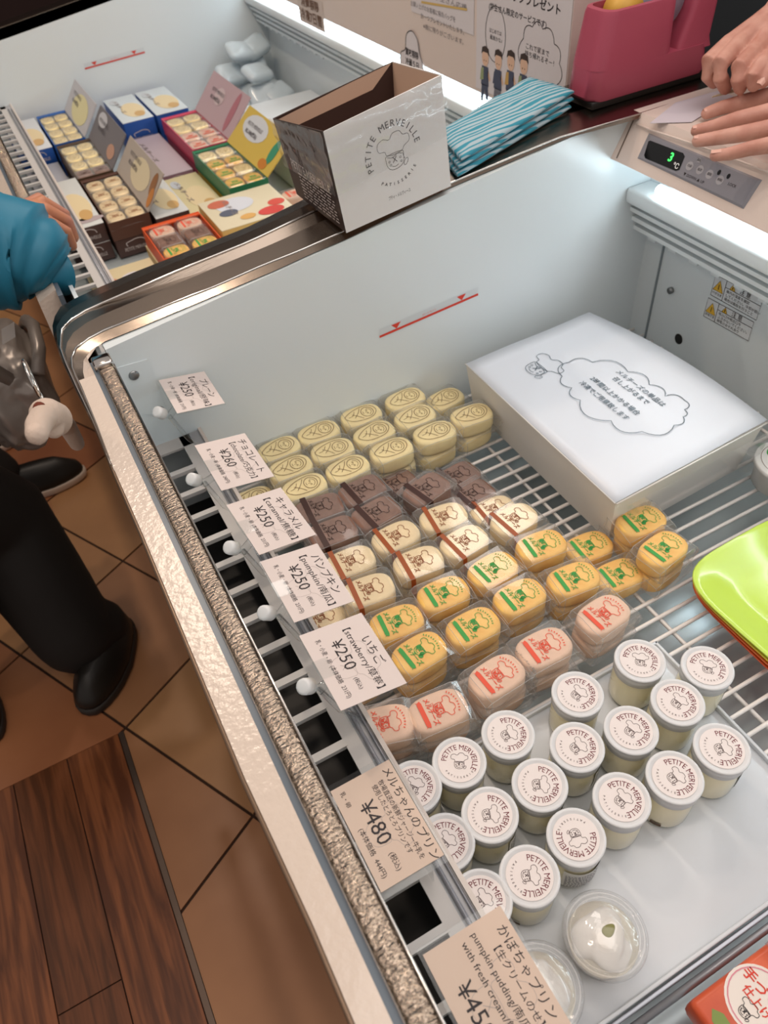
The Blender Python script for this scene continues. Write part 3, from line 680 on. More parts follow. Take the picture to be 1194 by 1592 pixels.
TOP = [
 ('plain', .231, .923, 'first from the tags in the row against the case wall'), ('plain', .304, .924, 'second from the tags in the row against the case wall'),
 ('plain', .384, .924, 'third from the tags in the row against the case wall'), ('plain', .468, .921, 'fourth from the tags in the row against the case wall'),
 ('plain', .229, .870, 'first from the tags in the second plain row'), ('plain', .304, .871, 'second from the tags in the second plain row'),
 ('plain', .381, .871, 'third from the tags in the second plain row'), ('plain', .459, .871, 'fourth from the tags in the second plain row'),
 ('plain', .230, .818, 'first from the tags in the plain row beside the chocolate'), ('plain', .306, .819, 'second from the tags in the plain row beside the chocolate'),
 ('plain', .385, .819, 'third from the tags in the plain row beside the chocolate'), ('plain', .465, .817, 'fourth from the tags in the plain row beside the chocolate'),
 ('plain', .540, .822, 'on top of the two-high stack nearest the white box'),
 ('choc', .231, .764, 'first from the tags in the back chocolate row'), ('choc', .303, .763, 'second from the tags in the back chocolate row'), ('choc', .388, .712, 'tilted at the right end, front chocolate row'),
 ('choc', .299, .709, 'second from the tags in the front chocolate row'), ('choc', .227, .710, 'first from the tags in the front chocolate row'),
 ('caramel', .379, .648, 'third from the tags in the back caramel row'), ('caramel', .463, .590, 'last from the tags in the front caramel row'), ('caramel', .301, .652, 'second from the tags in the back caramel row'),
 ('caramel', .379, .592, 'third from the tags in the front caramel row'), ('caramel', .305, .594, 'second from the tags in the front caramel row'), ('caramel', .224, .645, 'first from the tags in the back caramel row'), ('caramel', .223, .587, 'first from the tags in the front caramel row'),
 ('pumpkin', .230, .521, 'first from the tags in the back pumpkin row'), ('pumpkin', .306, .529, 'second from the tags in the back pumpkin row'), ('pumpkin', .385, .529, 'third from the tags in the back pumpkin row'), ('pumpkin', .466, .529, 'fourth from the tags in the back pumpkin row'),
 ('pumpkin', .232, .466, 'first from the tags in the front pumpkin row'), ('pumpkin', .311, .464, 'second from the tags in the front pumpkin row'), ('pumpkin', .389, .472, 'third from the tags in the front pumpkin row'), ('pumpkin', .467, .459, 'fourth from the tags in the front pumpkin row'),
 ('pumpkin', .612, .492, 'on top of the pair touching the white box'), ('pumpkin', .602, .437, 'on top of the pair nearest the green plate'),
 ('strawberry', .147, .402, 'first from the tags, behind the strawberry price tag'), ('strawberry', .211, .385, 'second from the tags, behind the pudding jars'), ('strawberry', .296, .388, 'third from the tags, its seal standing up'), ('strawberry', .369, .392, 'fourth from the tags in the strawberry row'), ('strawberry', .463, .393, 'last from the tags, behind the back jars'),
]
YAW = {('choc', .388): 14, ('strawberry', .147): -16, ('strawberry', .211): -6, ('pumpkin', .602): 8, ('strawberry', .463): 5, ('pumpkin', .467): -6}
for kind, x, y, where in TOP:
    yw = YAW.get((kind, x))
    cake(kind, x, y, 1, where, yw)
    cake(kind, x + rnd.uniform(-.003, .003), y + rnd.uniform(-.002, .002), 0, 'lower layer, ' + where if not where.startswith('on top') else where.replace('on top of', 'at the bottom of'), yw)
LOW = [('plain', .545, .916, 'single one low in the corner behind the two-high stack'), ('plain', .155, .868, 'low and half hidden under the chocolate price tag'), ('choc', .459, .737, 'flat on the shelf at the far end of the back row'), ('choc', .456, .690, 'flat on the shelf at the far end of the front row'),
       ('choc', .366, .775, 'low, wedged behind the tilted one'), ('caramel', .465, .645, 'low one at the far end of the back row'), ('caramel', .152, .602, 'low one under the pumpkin price tag'), ('caramel', .152, .655, 'low one under the caramel price tag'), ('pumpkin', .539, .512, 'single low one beside the back pumpkin row'), ('pumpkin', .541, .450, 'single low one beside the front pumpkin row'),
       ('pumpkin', .153, .49, 'low one under the strawberry price tag')]
for kind, x, y, where in LOW: cake(kind, x, y, 0, where)

# ------------------------------------------------------------------ price tags on clips
def price_tag(c, sz, lines, label, tilt=9, yaw=0, knob=None, holder=False, m=PAPER):
    """lines: (text, v, size, width or None, align)"""
    o = thing('price_tag', label, 'price tag', c, 'price tags along the front ledge')
    o.rotation_euler = Matrix.Rotation(math.radians(yaw), 4, 'Z').to_euler()
    w_, h_ = sz; ct, st = math.cos(math.radians(tilt)), math.sin(math.radians(tilt))
    u = Vector((0, -1, 0)); v = Vector((ct, 0, -st)); n = Vector((st, 0, ct))
    def slab(w2, h2, t, off=0):
        P = [u * a + v * b + n * off for a, b in ((-w2 / 2, -h2 / 2), (w2 / 2, -h2 / 2), (w2 / 2, h2 / 2), (-w2 / 2, h2 / 2))]
        return MB().prism(P, n * t)
    def bld(mb, nm, mt):
        me = mb.mesh(nm, mt); q = bpy.data.objects.new(nm, me); COL.objects.link(q); q.parent = o; return q
    cardo = bld(slab(w_, h_, .0006), 'card', m)
    t_ = MB(); P0 = n * .0008
    for (s_, y_, size, wd, x_) in lines:
        t_.text(s_, size, P0 + v * y_ + u * x_, u, v, wid=wd)
    q = bld(t_, 'lettering', INK); 
    q.parent = cardo
    e_ = MB(); emblem(e_, n * .0007 + v * -.002 + u * .006, u, v, h_ * .55, .00035, fine=False); q = bld(e_, 'faint_emblem', mat('grey_ink', 'a89c98', .6)); q.parent = cardo
    bld(slab(w_ + (.002 if not holder else .012), h_ + (.002 if not holder else .006), .0012, -.0016), 'acrylic_plate', CLEAR)
    if knob is not None:
        kb = Vector(knob) - Vector(c); kb.rotate(Matrix.Rotation(-math.radians(yaw), 4, 'Z'))
        mb = MB(); d = Vector((-.55, -.25, .75)).normalized(); mb.tube([kb - d * .007, kb - d * .006, kb + d * .004, kb + d * .007, kb + d * .0078], [.0076, .0084, .0084, .0080, .0055], 16); bld(mb, 'clip_knob', mat('white_knob', 'e4e4e4', .35))
        mb = MB(); j = kb + Vector((.010, -.006, -.006)); mb.tube([kb - d * .006, j, Vector((-h_ * .28, -.006, -.003))], [.005, .0055, .004], 8)
        dz = .132 - c[2]
        mb.tube([j, j + Vector((.014, -.004, dz * .45)), Vector((-.006, j.y, dz))], [.0035, .003, .003], 8); mb.box(-.018, .004, j.y - .010, j.y + .010, dz, dz + .003); bld(mb, 'clip_bracket', CLEAR)
        bld(MB().prism([u * a + v * b + n * .0009 for a, b in ((-.012, -h_ / 2 - .002), (.010, -h_ / 2 - .002), (.010, -h_ / 2 + .013), (-.012, -h_ / 2 + .013))], n * .0012), 'clip_jaw', CLEAR)
    else:
        dz = .134 - c[2]
        bld(MB().prism([u * a + v * (h_ / 2 + .001) + n * -.001 for a in (-w_ / 2, w_ / 2)] + [Vector((h_ / 2 * ct - .012, a, dz)) for a in (-w_ / 2, w_ / 2)], (.0012, 0, .0004)) if False else MB().box(.018, .0195, -w_ / 2, w_ / 2, dz, -.004), 'acrylic_leg', CLEAR)
    return o
def five(jp, en, price, tax):
    return [(jp, .023, .0125, None, -.001), ('【' + en + '】', .0105, .0098, .078, .003), ('¥' + price, -.0055, .0185, None, -.008), ('(税込)', -.0068, .0055, None, .028), ('乳・小麦・卵  (本体価格  ' + tax + '円)', -.0215, .0062, .074, .002)]
KN = lambda x, y, z=.222: at(x, y, 2, z)
price_tag((.121, .899, .236), (.089, .067), five('プレーン', 'original/原味', '250', '231'), 'price tag lettered original, farthest along the ledge', 10, 0, KN(249, 642))
price_tag((.121, .724, .240), (.098, .068), five('チョコレート', 'chocolate/巧克力', '260', '240'), 'price tag lettered chocolate, 260 yen', 10, 1, KN(302, 746))
price_tag((.122, .604, .240), (.093, .070), five('キャラメル', 'caramel/焦糖', '250', '231'), 'price tag lettered caramel, 250 yen, bright edged holder', 9, 3, KN(361, 852))
price_tag((.121, .501, .238), (.094, .068), five('パンプキン', 'pumpkin/南瓜', '250', '231'), 'price tag lettered pumpkin, 250 yen', 9, 0, KN(415, 953))
price_tag((.120, .390, .236), (.096, .070), five('いちご', 'strawberry/草莓', '250', '231'), 'price tag lettered strawberry, 250 yen', 9, 0, KN(477, 1067))
price_tag((.0795, .2535, .185), (.1005, .062), [('メルちゃんのプリン', .0235, .0105, .094, .003), ('牧場直送の新鮮ジャージー牛乳を', .0135, .0062, .080, .004), ('使用したとろとろプリンです', .0065, .0062, .070, .000), ('¥480', -.0085, .0205, None, -.004), ('(税込)', -.0085, .0065, None, .034), ('乳・卵', -.0225, .0055, None, -.036), ('(本体価格  444円)', -.0225, .0062, None, .018)],
          'price tag lettered 480 yen for the jar puddings', 0, 0, None, True, PAPERT)
price_tag((.0925, .096, .185), (.100, .074), [('かぼちゃプリン', .028, .0105, None, -.001), ('【生クリームのせ】', .017, .0078, None, .004), ('pumpkin pudding/南瓜布丁', .0065, .0078, .090, .002), ('with fresh cream/鮮奶油', -.004, .0078, .086, .002), ('¥450', -.021, .0195, None, .002)],
          'price tag lettered pumpkin pudding, at the bottom edge', 0, 0, None, True, PAPERT)

# ------------------------------------------------------------------ tray, pudding jars, cups
tray = thing('serving_tray', 'white plastic tray under the pudding jars', 'tray', (.32, .19, 0))
tm = MB(); x0, x1, y0, y1 = .131, .517, .052, .345
tm.bbox(x0, x1, y0, y1, .001, .006, .002); tm.build('tray_base', mat('tray_white', 'cdd1d6', .22, coat=.3), tray)
rm = MB(); rim = [(x0, y0), (x1, y0), (x1, y1), (x0, y1)]
for a, b in zip(rim, rim[1:] + rim[:1]):
    rm.bbox(min(a[0], b[0]) - .002, max(a[0], b[0]) + .002, min(a[1], b[1]) - .002, max(a[1], b[1]) + .002, .003, .013, .001)
rm.build('tray_rim', mat('tray_white', 'cdd1d6', .22, coat=.3), tray)
MAROON = mat('maroon_ink', '6e2430', .6)
LIDW = mat('milky_lid', 'd9d9da', .32)
CUST = mat('custard', 'fff6d6', .4)
jar_me = {}
m_ = MB(); m_.lathe([(.021, 0), (.0262, .0015), (.0275, .006), (.0280, .030), (.0278, .040), (.0262, .050), (.0248, .056), (.0248, .061)], n=32); jar_me['glass'] = m_.mesh('glass', GLASS)
m_ = MB(); m_.lathe([(.0001, .0012), (.0255, .0018), (.0268, .006), (.0273, .030), (.0270, .040), (.0254, .050), (.0242, .054), (.0001, .054)], n=32); jar_me['pudding'] = m_.mesh('pudding', CUST)
m_ = MB(); m_.lathe([(.0280, .0555), (.0284, .0555), (.0290, .066), (.0292, .0700), (.0296, .0704), (.0298, .0722), (.0292, .0732), (.0265, .0734), (.0258, .0726), (.0001, .0726)], n=40); jar_me['lid'] = m_.mesh('lid', LIDW)
m_ = MB(); m_.lathe([(.0232, .0728), (.0232, .0732), (.0001, .0732)], n=40, smooth=False); jar_me['label'] = m_.mesh('label', mat('label_paper', 'e6dcd8', .5))
m_ = MB(); P = O2(.0734)
m_.text('PETITE MERVEILLE', .0086, P, V, Vector((0, 1, 0)), bend=(.0166, PI / 2 - .30), bold=0.0, wid=.061)
jar_me['lettering'] = m_.mesh('lettering', MAROON)
m_ = MB()
for i, chs in enumerate('PATISSERIE'):
    a = -PI / 2 + (i - 4.5) * .20
    m_.text(chs, .0030, P + Vector((math.cos(a) * .0178, math.sin(a) * .0178, 0)), V, Vector((0, 1, 0)), rot=a + PI / 2, bold=.01)
emblem(m_, P + Vector((0, .000, 0)), V, Vector((0, 1, 0)), .0150, .00048)
jar_me['emblem'] = m_.mesh('emblem', mat('brown_grey_ink', '4f3c3c', .6))
m_ = MB()                                              # printed side label, a curved sheet with rows of small type
def curved(mb, a0, a1, z0, z1, r, n=10, taper=None):
    vs = []; 
    for i in range(n + 1):
        a = a0 + (a1 - a0) * i / n; zz = z1 - (abs(i - n * .5) / n) * (taper or 0) * -1
        vs += [(r * math.cos(a), r * math.sin(a), z0), (r * math.cos(a), r * math.sin(a), zz)]
    return mb.add(vs, [(2 * i, 2 * i + 2, 2 * i + 3, 2 * i + 1) for i in range(n)], True)
curved(m_, -2.4, .1, .010, .044, .0285, 14, .012); jar_me['side_label'] = m_.mesh('side_label', mat('side_label_white', 'dcdcda', .4))
m_ = MB(); r_ = random.Random(3)
for row in range(9):
    a = -2.3
    while a < 0: 
        l = r_.uniform(.03, .10); curved(m_, a, a + l, .012 + row * .0034, .0134 + row * .0034, .0288, 2); a += l + .05
jar_me['small_print'] = m_.mesh('small_print', mat('label_grey_ink', '6a6a78', .6))
m_ = MB(); curved(m_, -.22, .22, .007, .012, .0283, 3); jar_me['date_mark'] = m_.mesh('date_mark', mat('brown_mark', '5b4630', .6))
# (X, Y, turn of the lid in degrees clockwise, where, side label)
JARS = [(.444, .309, 10, 'back row, fifth from the tags', 0), (.503, .262, 15, 'by the tray corner nearest the plate', 0), (.354, .311, 45, 'back row, fourth from the tags', 0), (.443, .246, 45, 'middle row, fifth from the tags', 0), (.376, .246, 40, 'middle row, fourth from the tags', 0),
        (.257, .310, 60, 'back row, third from the tags', 0), (.313, .260, 55, 'middle row, third from the tags', 1), (.444, .181, 75, 'front row, farthest from the ledge', 1), (.193, .310, -2, 'back row, second from the tags', 0), (.253, .246, 85, 'middle row, second from the tags', 1),
        (.379, .182, 60, 'front row, fifth from the price tag', 2), (.316, .191, 45, 'front row, fourth from the price tag', 0), (.133 + .004, .311, 20, 'back row, half behind the 480 yen tag', 0), (.190, .246, 80, 'middle row, one away from the 480 yen tag', 1), (.133 + .003, .245, 40, 'middle row, half behind the 480 yen tag', 0),
        (.252, .184, 160, 'front row, lid turned round, ingredients label facing out', 3), (.190, .177, 80, 'front row, beside the cream cups', 2), (.137, .181, 45, 'front row, between the tags and the cream cups', 0)]
for (x, y, hd, where, sl) in JARS:
    o = thing('pudding_jar', 'lidded glass pudding jar, ' + where, 'pudding', (x, y, .0062), 'pudding jars on the white tray')
    o.rotation_euler = (0, 0, math.radians(-34 - hd))
    gl = leaf('glass', jar_me['glass'], o); leaf('pudding', jar_me['pudding'], o); ld = leaf('lid', jar_me['lid'], o)
    lb = leaf('label', jar_me['label'], ld); 
    q = leaf('lettering', jar_me['lettering'], o); leaf('emblem', jar_me['emblem'], o)
    if sl in (1, 3):
        s1 = leaf('side_label', jar_me['side_label'], gl); q2 = leaf('small_print', jar_me['small_print'], gl)
        for q in (s1, q2): q.rotation_euler = (0, 0, math.radians(-10 if sl == 3 else 62) - o.rotation_euler.z)
    if sl == 2:
        q = leaf('date_mark', jar_me['date_mark'], gl); q.rotation_euler = (0, 0, math.radians(-150) - o.rotation_euler.z)
for k, (x, y, where, yw) in enumerate(((.226, .104, 'cream-topped pudding cup with a pumpkin seed, farther from the ledge', 10), (.146, .098, 'cream-topped pudding cup with a pumpkin seed, beside the lowest price tag', 70))):
    o = thing('pudding_cup', where, 'pudding', (x, y, .0062), 'cream pudding cups')
    o.rotation_euler = (0, 0, math.radians(yw))
    def bl(mb, nm, mt, par=None):
        q = bpy.data.objects.new(nm, mb.mesh(nm, mt)); COL.objects.link(q); q.parent = par or o; return q
    bl(MB().lathe([(.027, 0), (.0285, .0008), (.0365, .046), (.0385, .0475), (.0385, .049)], n=40), 'clear_cup', film('cup_plastic', (.98, .98, .98), .05, .08, .10))
    bl(MB().lathe([(.0001, .001), (.0268, .001), (.0335, .036), (.0001, .037)], n=36), 'pumpkin_pudding', mat('pumpkin_pudding', 'efe3cc', .4, sss=.1))
    cm = bmesh.new(); bmesh.ops.create_icosphere(cm, subdivisions=4, radius=1.0); rr = random.Random(k + 11)
    from mathutils import noise
    for v in cm.verts:
        d = v.co.copy(); a = math.atan2(d.y, d.x); f = 1 + .20 * math.sin(3 * a + 2.2 * d.z + k) * (1 - abs(d.z)) + .22 * noise.noise(d * 1.6 + Vector((k * 5, 0, 0)))
        v.co = Vector((d.x * .0265 * f, d.y * .0255 * f, .036 + max(d.z, -.3) * .0125 * (f + .1)))
    cr = bl(MB().addbm(cm, True), 'whipped_cream', mat('whipped_cream', 'f6f1ea', .5))
    sm = bmesh.new(); bmesh.ops.create_uvsphere(sm, u_segments=16, v_segments=10, radius=1.0)
    for v in sm.verts: t = (v.co.x + 1) / 2; v.co = Vector((v.co.x * .0075 + .006, v.co.y * .0058 * (1.15 - .55 * t), .0495 + v.co.z * .0022))
    bl(MB().addbm(sm, True), 'pumpkin_seed', mat('pumpkin_seed', '7d7a2c', .4), cr)
    bl(MB().lathe([(.0380, .0475), (.0400, .0478), (.0402, .0500), (.0385, .0535), (.0345, .0545), (.0335, .0530), (.0310, .0525), (.0300, .0545), (.0001, .0545)], n=48), 'clear_lid', film('lid_plastic', (.985, .985, .985), .06, .08, .06, bump=(90, .15)))

# ------------------------------------------------------------------ white box with the chilled-storage notice
bx = thing('cake_box', 'large white cardboard box with a thought-cloud notice on its lid', 'box', (.71, .70, 0))
H = .100; T4 = [Vector((.571, .508, H)), Vector((.866, .522, H)), Vector((.838, .902, H)), Vector((.576, .896, H))]; B4 = [Vector((.586, .520, .001)), Vector((.852, .532, .001)), Vector((.828, .892, .001)), Vector((.588, .886, .001))]
WB = mat('white_board', 'e4e1dd', .5, var=(8, .04)); wl = MB()
for i in range(4):
    j = (i + 1) % 4; ins = lambda p: Vector((p.x + (.71 - p.x) * .012, p.y + (.70 - p.y) * .012, p.z))
    wl = MB(); wl.add([B4[i], B4[j], T4[j], T4[i], ins(B4[i]), ins(B4[j]), ins(T4[j]), ins(T4[i])], [(0, 1, 2, 3), (5, 4, 7, 6), (3, 2, 6, 7), (0, 4, 5, 1)]); wl.build('box_side', WB, bx)
MB().add(B4, [(0, 1, 2, 3)]).build('box_floor', WB, bx)
n_ = 14; lv = []; 
for i in range(n_ + 1):
    for j in range(n_ + 1):
        a, b = i / n_, j / n_
        p = (T4[0] * (1 - a) + T4[1] * a) * (1 - b) + (T4[3] * (1 - a) + T4[2] * a) * b
        if i == n_: p = p + Vector((.012 * math.sin(PI * b) + .004, 0, 0))
        z = .0025 + .006 * max(0, a - .8) / .2 * math.sin(PI * b) + .0007 * math.sin(9 * a + 5 * b)
        lv.append(p + Vector((0, 0, z)))
lf = [(i * (n_ + 1) + j, (i + 1) * (n_ + 1) + j, (i + 1) * (n_ + 1) + j + 1, i * (n_ + 1) + j + 1) for i in range(n_) for j in range(n_)]
lid = MB().add(lv, lf, True).build('lid_sheet', mat('lid_paper', 'd9dee6', .35, bump=(5, .05)), bx)
sol = lid.modifiers.new('thick', 'SOLIDIFY'); sol.thickness = .0012
ck = MB(); ck.tube([T4[0] + Vector((.0, -.002, .0015)), T4[1] + Vector((0, -.004, .001))], .0013, 5); ck.tube([T4[0] + Vector((-.001, 0, .0015)), T4[3] + Vector((-.001, 0, .0015))], .0012, 5); ck.build('lid_edge', WB, bx)
lt = MB(); LP = Vector((0, 0, H + .0042)); GI = mat('slate_ink', '64727c', .6)
for t, px, py, wd in (('メルチーズの単品は', 995, 603, .108), ('召し上がるまで', 973, 607, .080), ('2時間以上かかる場合', 955, 615, .112), ('冷凍でご用意致します', 938, 622, .112)):
    p = at(px + (7 if py == 607 else 0), py, 2, H + .004); lt.text(t, .0122, Vector((p.x, p.y, LP.z)), U, V, wid=wd, bold=.012)
cusp = [at(px, py, 2, H + .004) for px, py in ((874, 585), (885, 563), (921, 563), (976, 578), (1009, 598), (1034, 616), (1064, 622), (1064, 637), (1062, 648), (1048, 661), (998, 671), (950, 654), (902, 622), (889, 603))]
lt.stroke(scallop([(p.x, p.y) for p in cusp], .30), .0014, LP, Vector((1, 0, 0)), Vector((0, 1, 0)), True)
lt.build('lid_lettering', GI, lid)
em = MB(); p = at(842, 570, 2, H + .004); emblem(em, Vector((p.x, p.y, LP.z)), U, V, .050, .0011); em.build('lid_emblem', GI, lid)
fs_ = MB(); fs_.add([Vector((.600, .506, .006)), Vector((.860, .512, .010)), Vector((.868, .506, .098)), Vector((.72, .502, .096)), Vector((.585, .498, .098))], [(0, 1, 2, 3, 4)]); fs_.build('film_flap', film('loose_film', (.98, .98, .98), .03, .1, .10), bx)

# ------------------------------------------------------------------ green plates, tubs, packets at the right
for k, (nm, z, c, lab) in enumerate((('plate', .038, 'c2e05a', 'lime green rounded square plate on top of the stack at right'), ('plate', .031, 'd9c23c', 'mustard plate second in the stack, rim only showing'), ('plate', .024, 'd96a30', 'orange plate third in the stack under the lime one'), ('plate', .017, 'd2552a', 'orange plate lowest in the stack'))):
    o = tag(MB().build(nm, mat('glaze_' + c, c, .15, coat=.6)), lab, 'plate', 'stacked plates at the right edge')
    mb = MB(); A, B = .1155, .1155; kk = 48; rings = [(.44, -.016), (.50, -.0165), (.64, -.0145), (.80, -.006), (.93, -.0015), (.985, .0002), (1.0, -.0006), (.99, -.0026), (.80, -.0095), (.62, -.0168), (.50, -.0185), (.44, -.0185)]
    bs = superell(A, B, 4.2, kk); vs = []; fc = []
    for s_, zz in rings: vs += [(x * s_, y * s_, zz) for x, y in bs]
    for i in range(len(rings) - 1):
        for j in range(kk): fc.append((i * kk + j, i * kk + (j + 1) % kk, (i + 1) * kk + (j + 1) % kk, (i + 1) * kk + j))
    fc += [tuple(range(kk)), tuple((len(rings) - 1) * kk + j for j in range(kk - 1, -1, -1))]
    mb.add(vs, [f[::-1] if len(f) == 4 else f for f in fc], True); me = mb.mesh('plate', mat('glaze_' + c, c, .15, coat=.6)); o.data = me; o.location = (.712 + .0012 * k, .293 - .001 * k, z + .0018 + .003); o.rotation_euler = (0, 0, math.radians(1.5 - k))
for k, (x, y, lab) in enumerate(((.888, .476, 'white round tub with a printed lid, half out of frame behind the box'), (.868, .395, 'plain white round tub low at the right edge'))):
    o = thing('round_tub', lab, 'tub', (x, y, 0.0))
    q = MB().lathe([(.040, .0005), (.043, .002), (.046, .040 - k * .01), (.047, .042 - k * .01)], c=(x, y, 0), n=36).build('tub_body', mat('tub_white', 'e4e4e2', .35), o)
    z = .042 - k * .01
    q = MB().lathe([(.047, z - .006), (.049, z - .005), (.049, z + .002), (.047, z + .0035), (.0001, z + .0035)], c=(x, y, 0), n=36).build('tub_lid', mat('tub_white', 'e4e4e2', .35), o)
    if k == 0:
        t_ = MB(); PP = Vector((x, y, z + .0038)); t_.stroke(ell(0, 0, .040, .040, 30), .0008, PP, U, V, True); emblem(t_, PP + V * -.004, U, V, .03, .0007); t_.text('PETITE MERVEILLE', .0075, PP, U, V, bend=(.028, PI / 2), wid=.08); t_.build('lid_print', mat('brown_ink', '6a4a34', .6), q)
        lf_ = MB(); 
        for dx in (-.03, -.022): lf_.poly2(ell(dx, -.008, .0045, .010, 10, .6), PP, U, V)
        lf_.build('leaf_print', mat('green_ink', '3f9a48', .6), q)
sb = thing('shelf_rail', 'grey steel rail dividing the shelf below the tray', 'rail', (.4, .03, 0))
MB().bbox(.127, .99, .044, .0485, .0, .010, .001).build('rail_bar', mat('rail_grey', '9b9ea6', .3, .7), sb); MB().tube([(.127, .036, .010), (.99, .036, .010)], .0038, 10).build('rail_rod', mat('rail_grey', '9b9ea6', .3, .7), sb)
def packet(name, label, x0, x1, y0, y1, z0, z1, m):
    o = thing(name, label, 'packet', ((x0 + x1) / 2, (y0 + y1) / 2, z0)); return o
pk = packet('cake_packet', 'orange gift packet with a round red-lettered sticker, bottom right corner', .26, .45, -.13, .026, .001, .04, None)
mb = MB(); mb.bbox(.262, .45, -.13, .026, .001, .036, .006); pb = mb.build('packet_body', mat('orange_packet', 'd2603c', .35, var=(25, .2, 'c24e2e')), pk)
PP = at(1180, 1556, 2, .0364)
MB().poly2(ell(0, 0, .030, .030, 28), PP, U, V).build('round_sticker', mat('sticker_paper', 'eadfd6', .5), pk)
t_ = MB(); t_.stroke(ell(0, 0, .027, .027, 28), .0012, PP + Z * .0003, U, V, True); t_.build('sticker_ring', mat('pink_ink', 'd98a98', .6), pk)
t_ = MB(); t_.text('手づくり', .0125, PP + Z * .0003 + V * .008, U, V, bold=.02); t_.text('仕上げ', .010, PP + Z * .0003 + V * -.003, U, V, bold=.02); t_.build('sticker_lettering', mat('red_ink', 'd8412f', .6), pk)
t_ = MB(); emblem(t_, PP + Z * .0003 + V * -.015, U, V, .014, .0006); t_.build('sticker_emblem', INK, pk)
t_ = MB()
for a in range(3): t_.poly2([(.0, 0), (.008, .006), (.026, .005), (.034, 0), (.024, -.008), (.007, -.007)], Vector((.276 + a * .004, .012 - a * .026, .0365)), (U * math.cos(a) + V * math.sin(a)), (V * math.cos(a) - U * math.sin(a)))
t_.build('leaf_print', mat('leaf_green', '7d8f4a', .6), pk)
bt = thing('wrapped_cake', 'small dark red wrapped cake behind the orange packet', 'cake', (.395, -.002, .0365))
leaf('wrapper', WRAPS[2], bt); leaf('cake', cake_mesh(m=None).mesh('cake', mat('dark_red_cake', '6a3028', .5)), bt)
# ------------------------------------------------------------------ on the steel rim: carton, cloth, tape dispenser
ct = thing('gift_carton', 'open white and brown cardboard carton in clear film on the steel rim', 'carton', (.49, 1.03, .36))
cb = [Vector((.405, .945, .3665)), Vector((.580, .945, .3865)), Vector((.575, 1.095, .388)), Vector((.398, 1.105, .368))]
tp = [Vector((.389, .944, .508)), Vector((.567, .944, .537)), at(611, 95, 1, 1.115), at(424, 184, 1, 1.115)]
KRAFT = mat('kraft_inside', 'c0a490', .7); BROWNC = mat('dark_brown_board', '33211d', .45); WHITEC = mat('white_carton_board', 'd8d5d3', .45)
cc = sum(tp, Vector()) / 4
def inset(p, f=.02): return Vector((p.x + (cc.x - p.x) * f, p.y + (cc.y - p.y) * f, p.z))
for i, (m_, nm) in enumerate(((WHITEC, 'front_wall'), (WHITEC, 'right_wall'), (BROWNC, 'back_wall'), (BROWNC, 'left_wall'))):
    j = (i + 1) % 4
    MB().add([cb[i], cb[j], tp[j], tp[i], inset(cb[i]), inset(cb[j]), inset(tp[j]), inset(tp[i])], [(0, 1, 2, 3), (5, 4, 7, 6), (3, 2, 6, 7)], mi=0).build(nm, m_, ct)
    MB().add([inset(cb[i], .021), inset(cb[j], .021), inset(tp[j], .021) - Z * .001, inset(tp[i], .021) - Z * .001], [(3, 2, 1, 0)]).build('kraft_lining', KRAFT, ct)
MB().add([p + Z * .002 for p in cb], [(0, 1, 2, 3)]).build('carton_floor', KRAFT, ct)
u = (cb[1] - cb[0]).normalized(); v = ((tp[0] + tp[1]) - (cb[0] + cb[1])).normalized(); nrm = u.cross(v).normalized()
def cface(px, py, off=.0006): 
    d = RX * ((px - 597) / FPX) + RD * ((py - 796) / FPX) + RF
    return CAM + d * ((cb[0] - CAM).dot(nrm) / d.dot(nrm)) + nrm * off
if nrm.y > 0: nrm = -nrm
G_ = mat('dark_grey_print', '4a4444', .6); m = MB(); O = cface(611, 238)
arc = 'PETITE MERVEILLE'
for i, chs in enumerate(arc):
    a = math.radians(196 - i * 12.6); m.text(chs, .0125, O + u * (.0385 * math.cos(a)) + v * (.0385 * math.sin(a)), u, v, rot=a - PI / 2)
for i, chs in enumerate('PATISSERIE'):
    a = math.radians(236 + i * 9.0); m.text(chs, .0062, O + u * (.0415 * math.cos(a)) + v * (.0415 * math.sin(a)), u, v, rot=a + PI / 2, bold=.01)
m.text('プティ・メルヴィーユ', .0065, cface(621, 302), u, v, wid=.036); emblem(m, cface(613, 238), u, v, .040, .0006)
m.build('carton_lettering', G_, ct)
u2 = (cb[0] - cb[3]).normalized(); v2 = ((tp[0] + tp[3]) - (cb[0] + cb[3])).normalized(); n2 = u2.cross(v2).normalized(); c2_ = (cb[0] + cb[3]) / 2
if n2.x > 0: n2 = -n2
m = MB(); m.text('PETITE MERVEILLE', .018, c2_ + v2 * .056 + n2 * .0008, u2, v2, bold=0.0, wid=.125)
r_ = random.Random(5)
for k in range(8):
    a = -.045
    while a < .062:
        l = r_.uniform(.006, .016); m.stroke([(a, .046 - k * .0052), (min(a + l, .066), .046 - k * .0052)], .0019, c2_ + n2 * .0008, u2, v2); a += l + .004
m.build('side_lettering', mat('pale_ink', 'd8cec9', .6), ct)
fm = MB(); K = 10
ex = lambda p, f=.03: Vector((p.x - (cc.x - p.x) * f, p.y - (cc.y - p.y) * f, p.z))
r_ = random.Random(9)
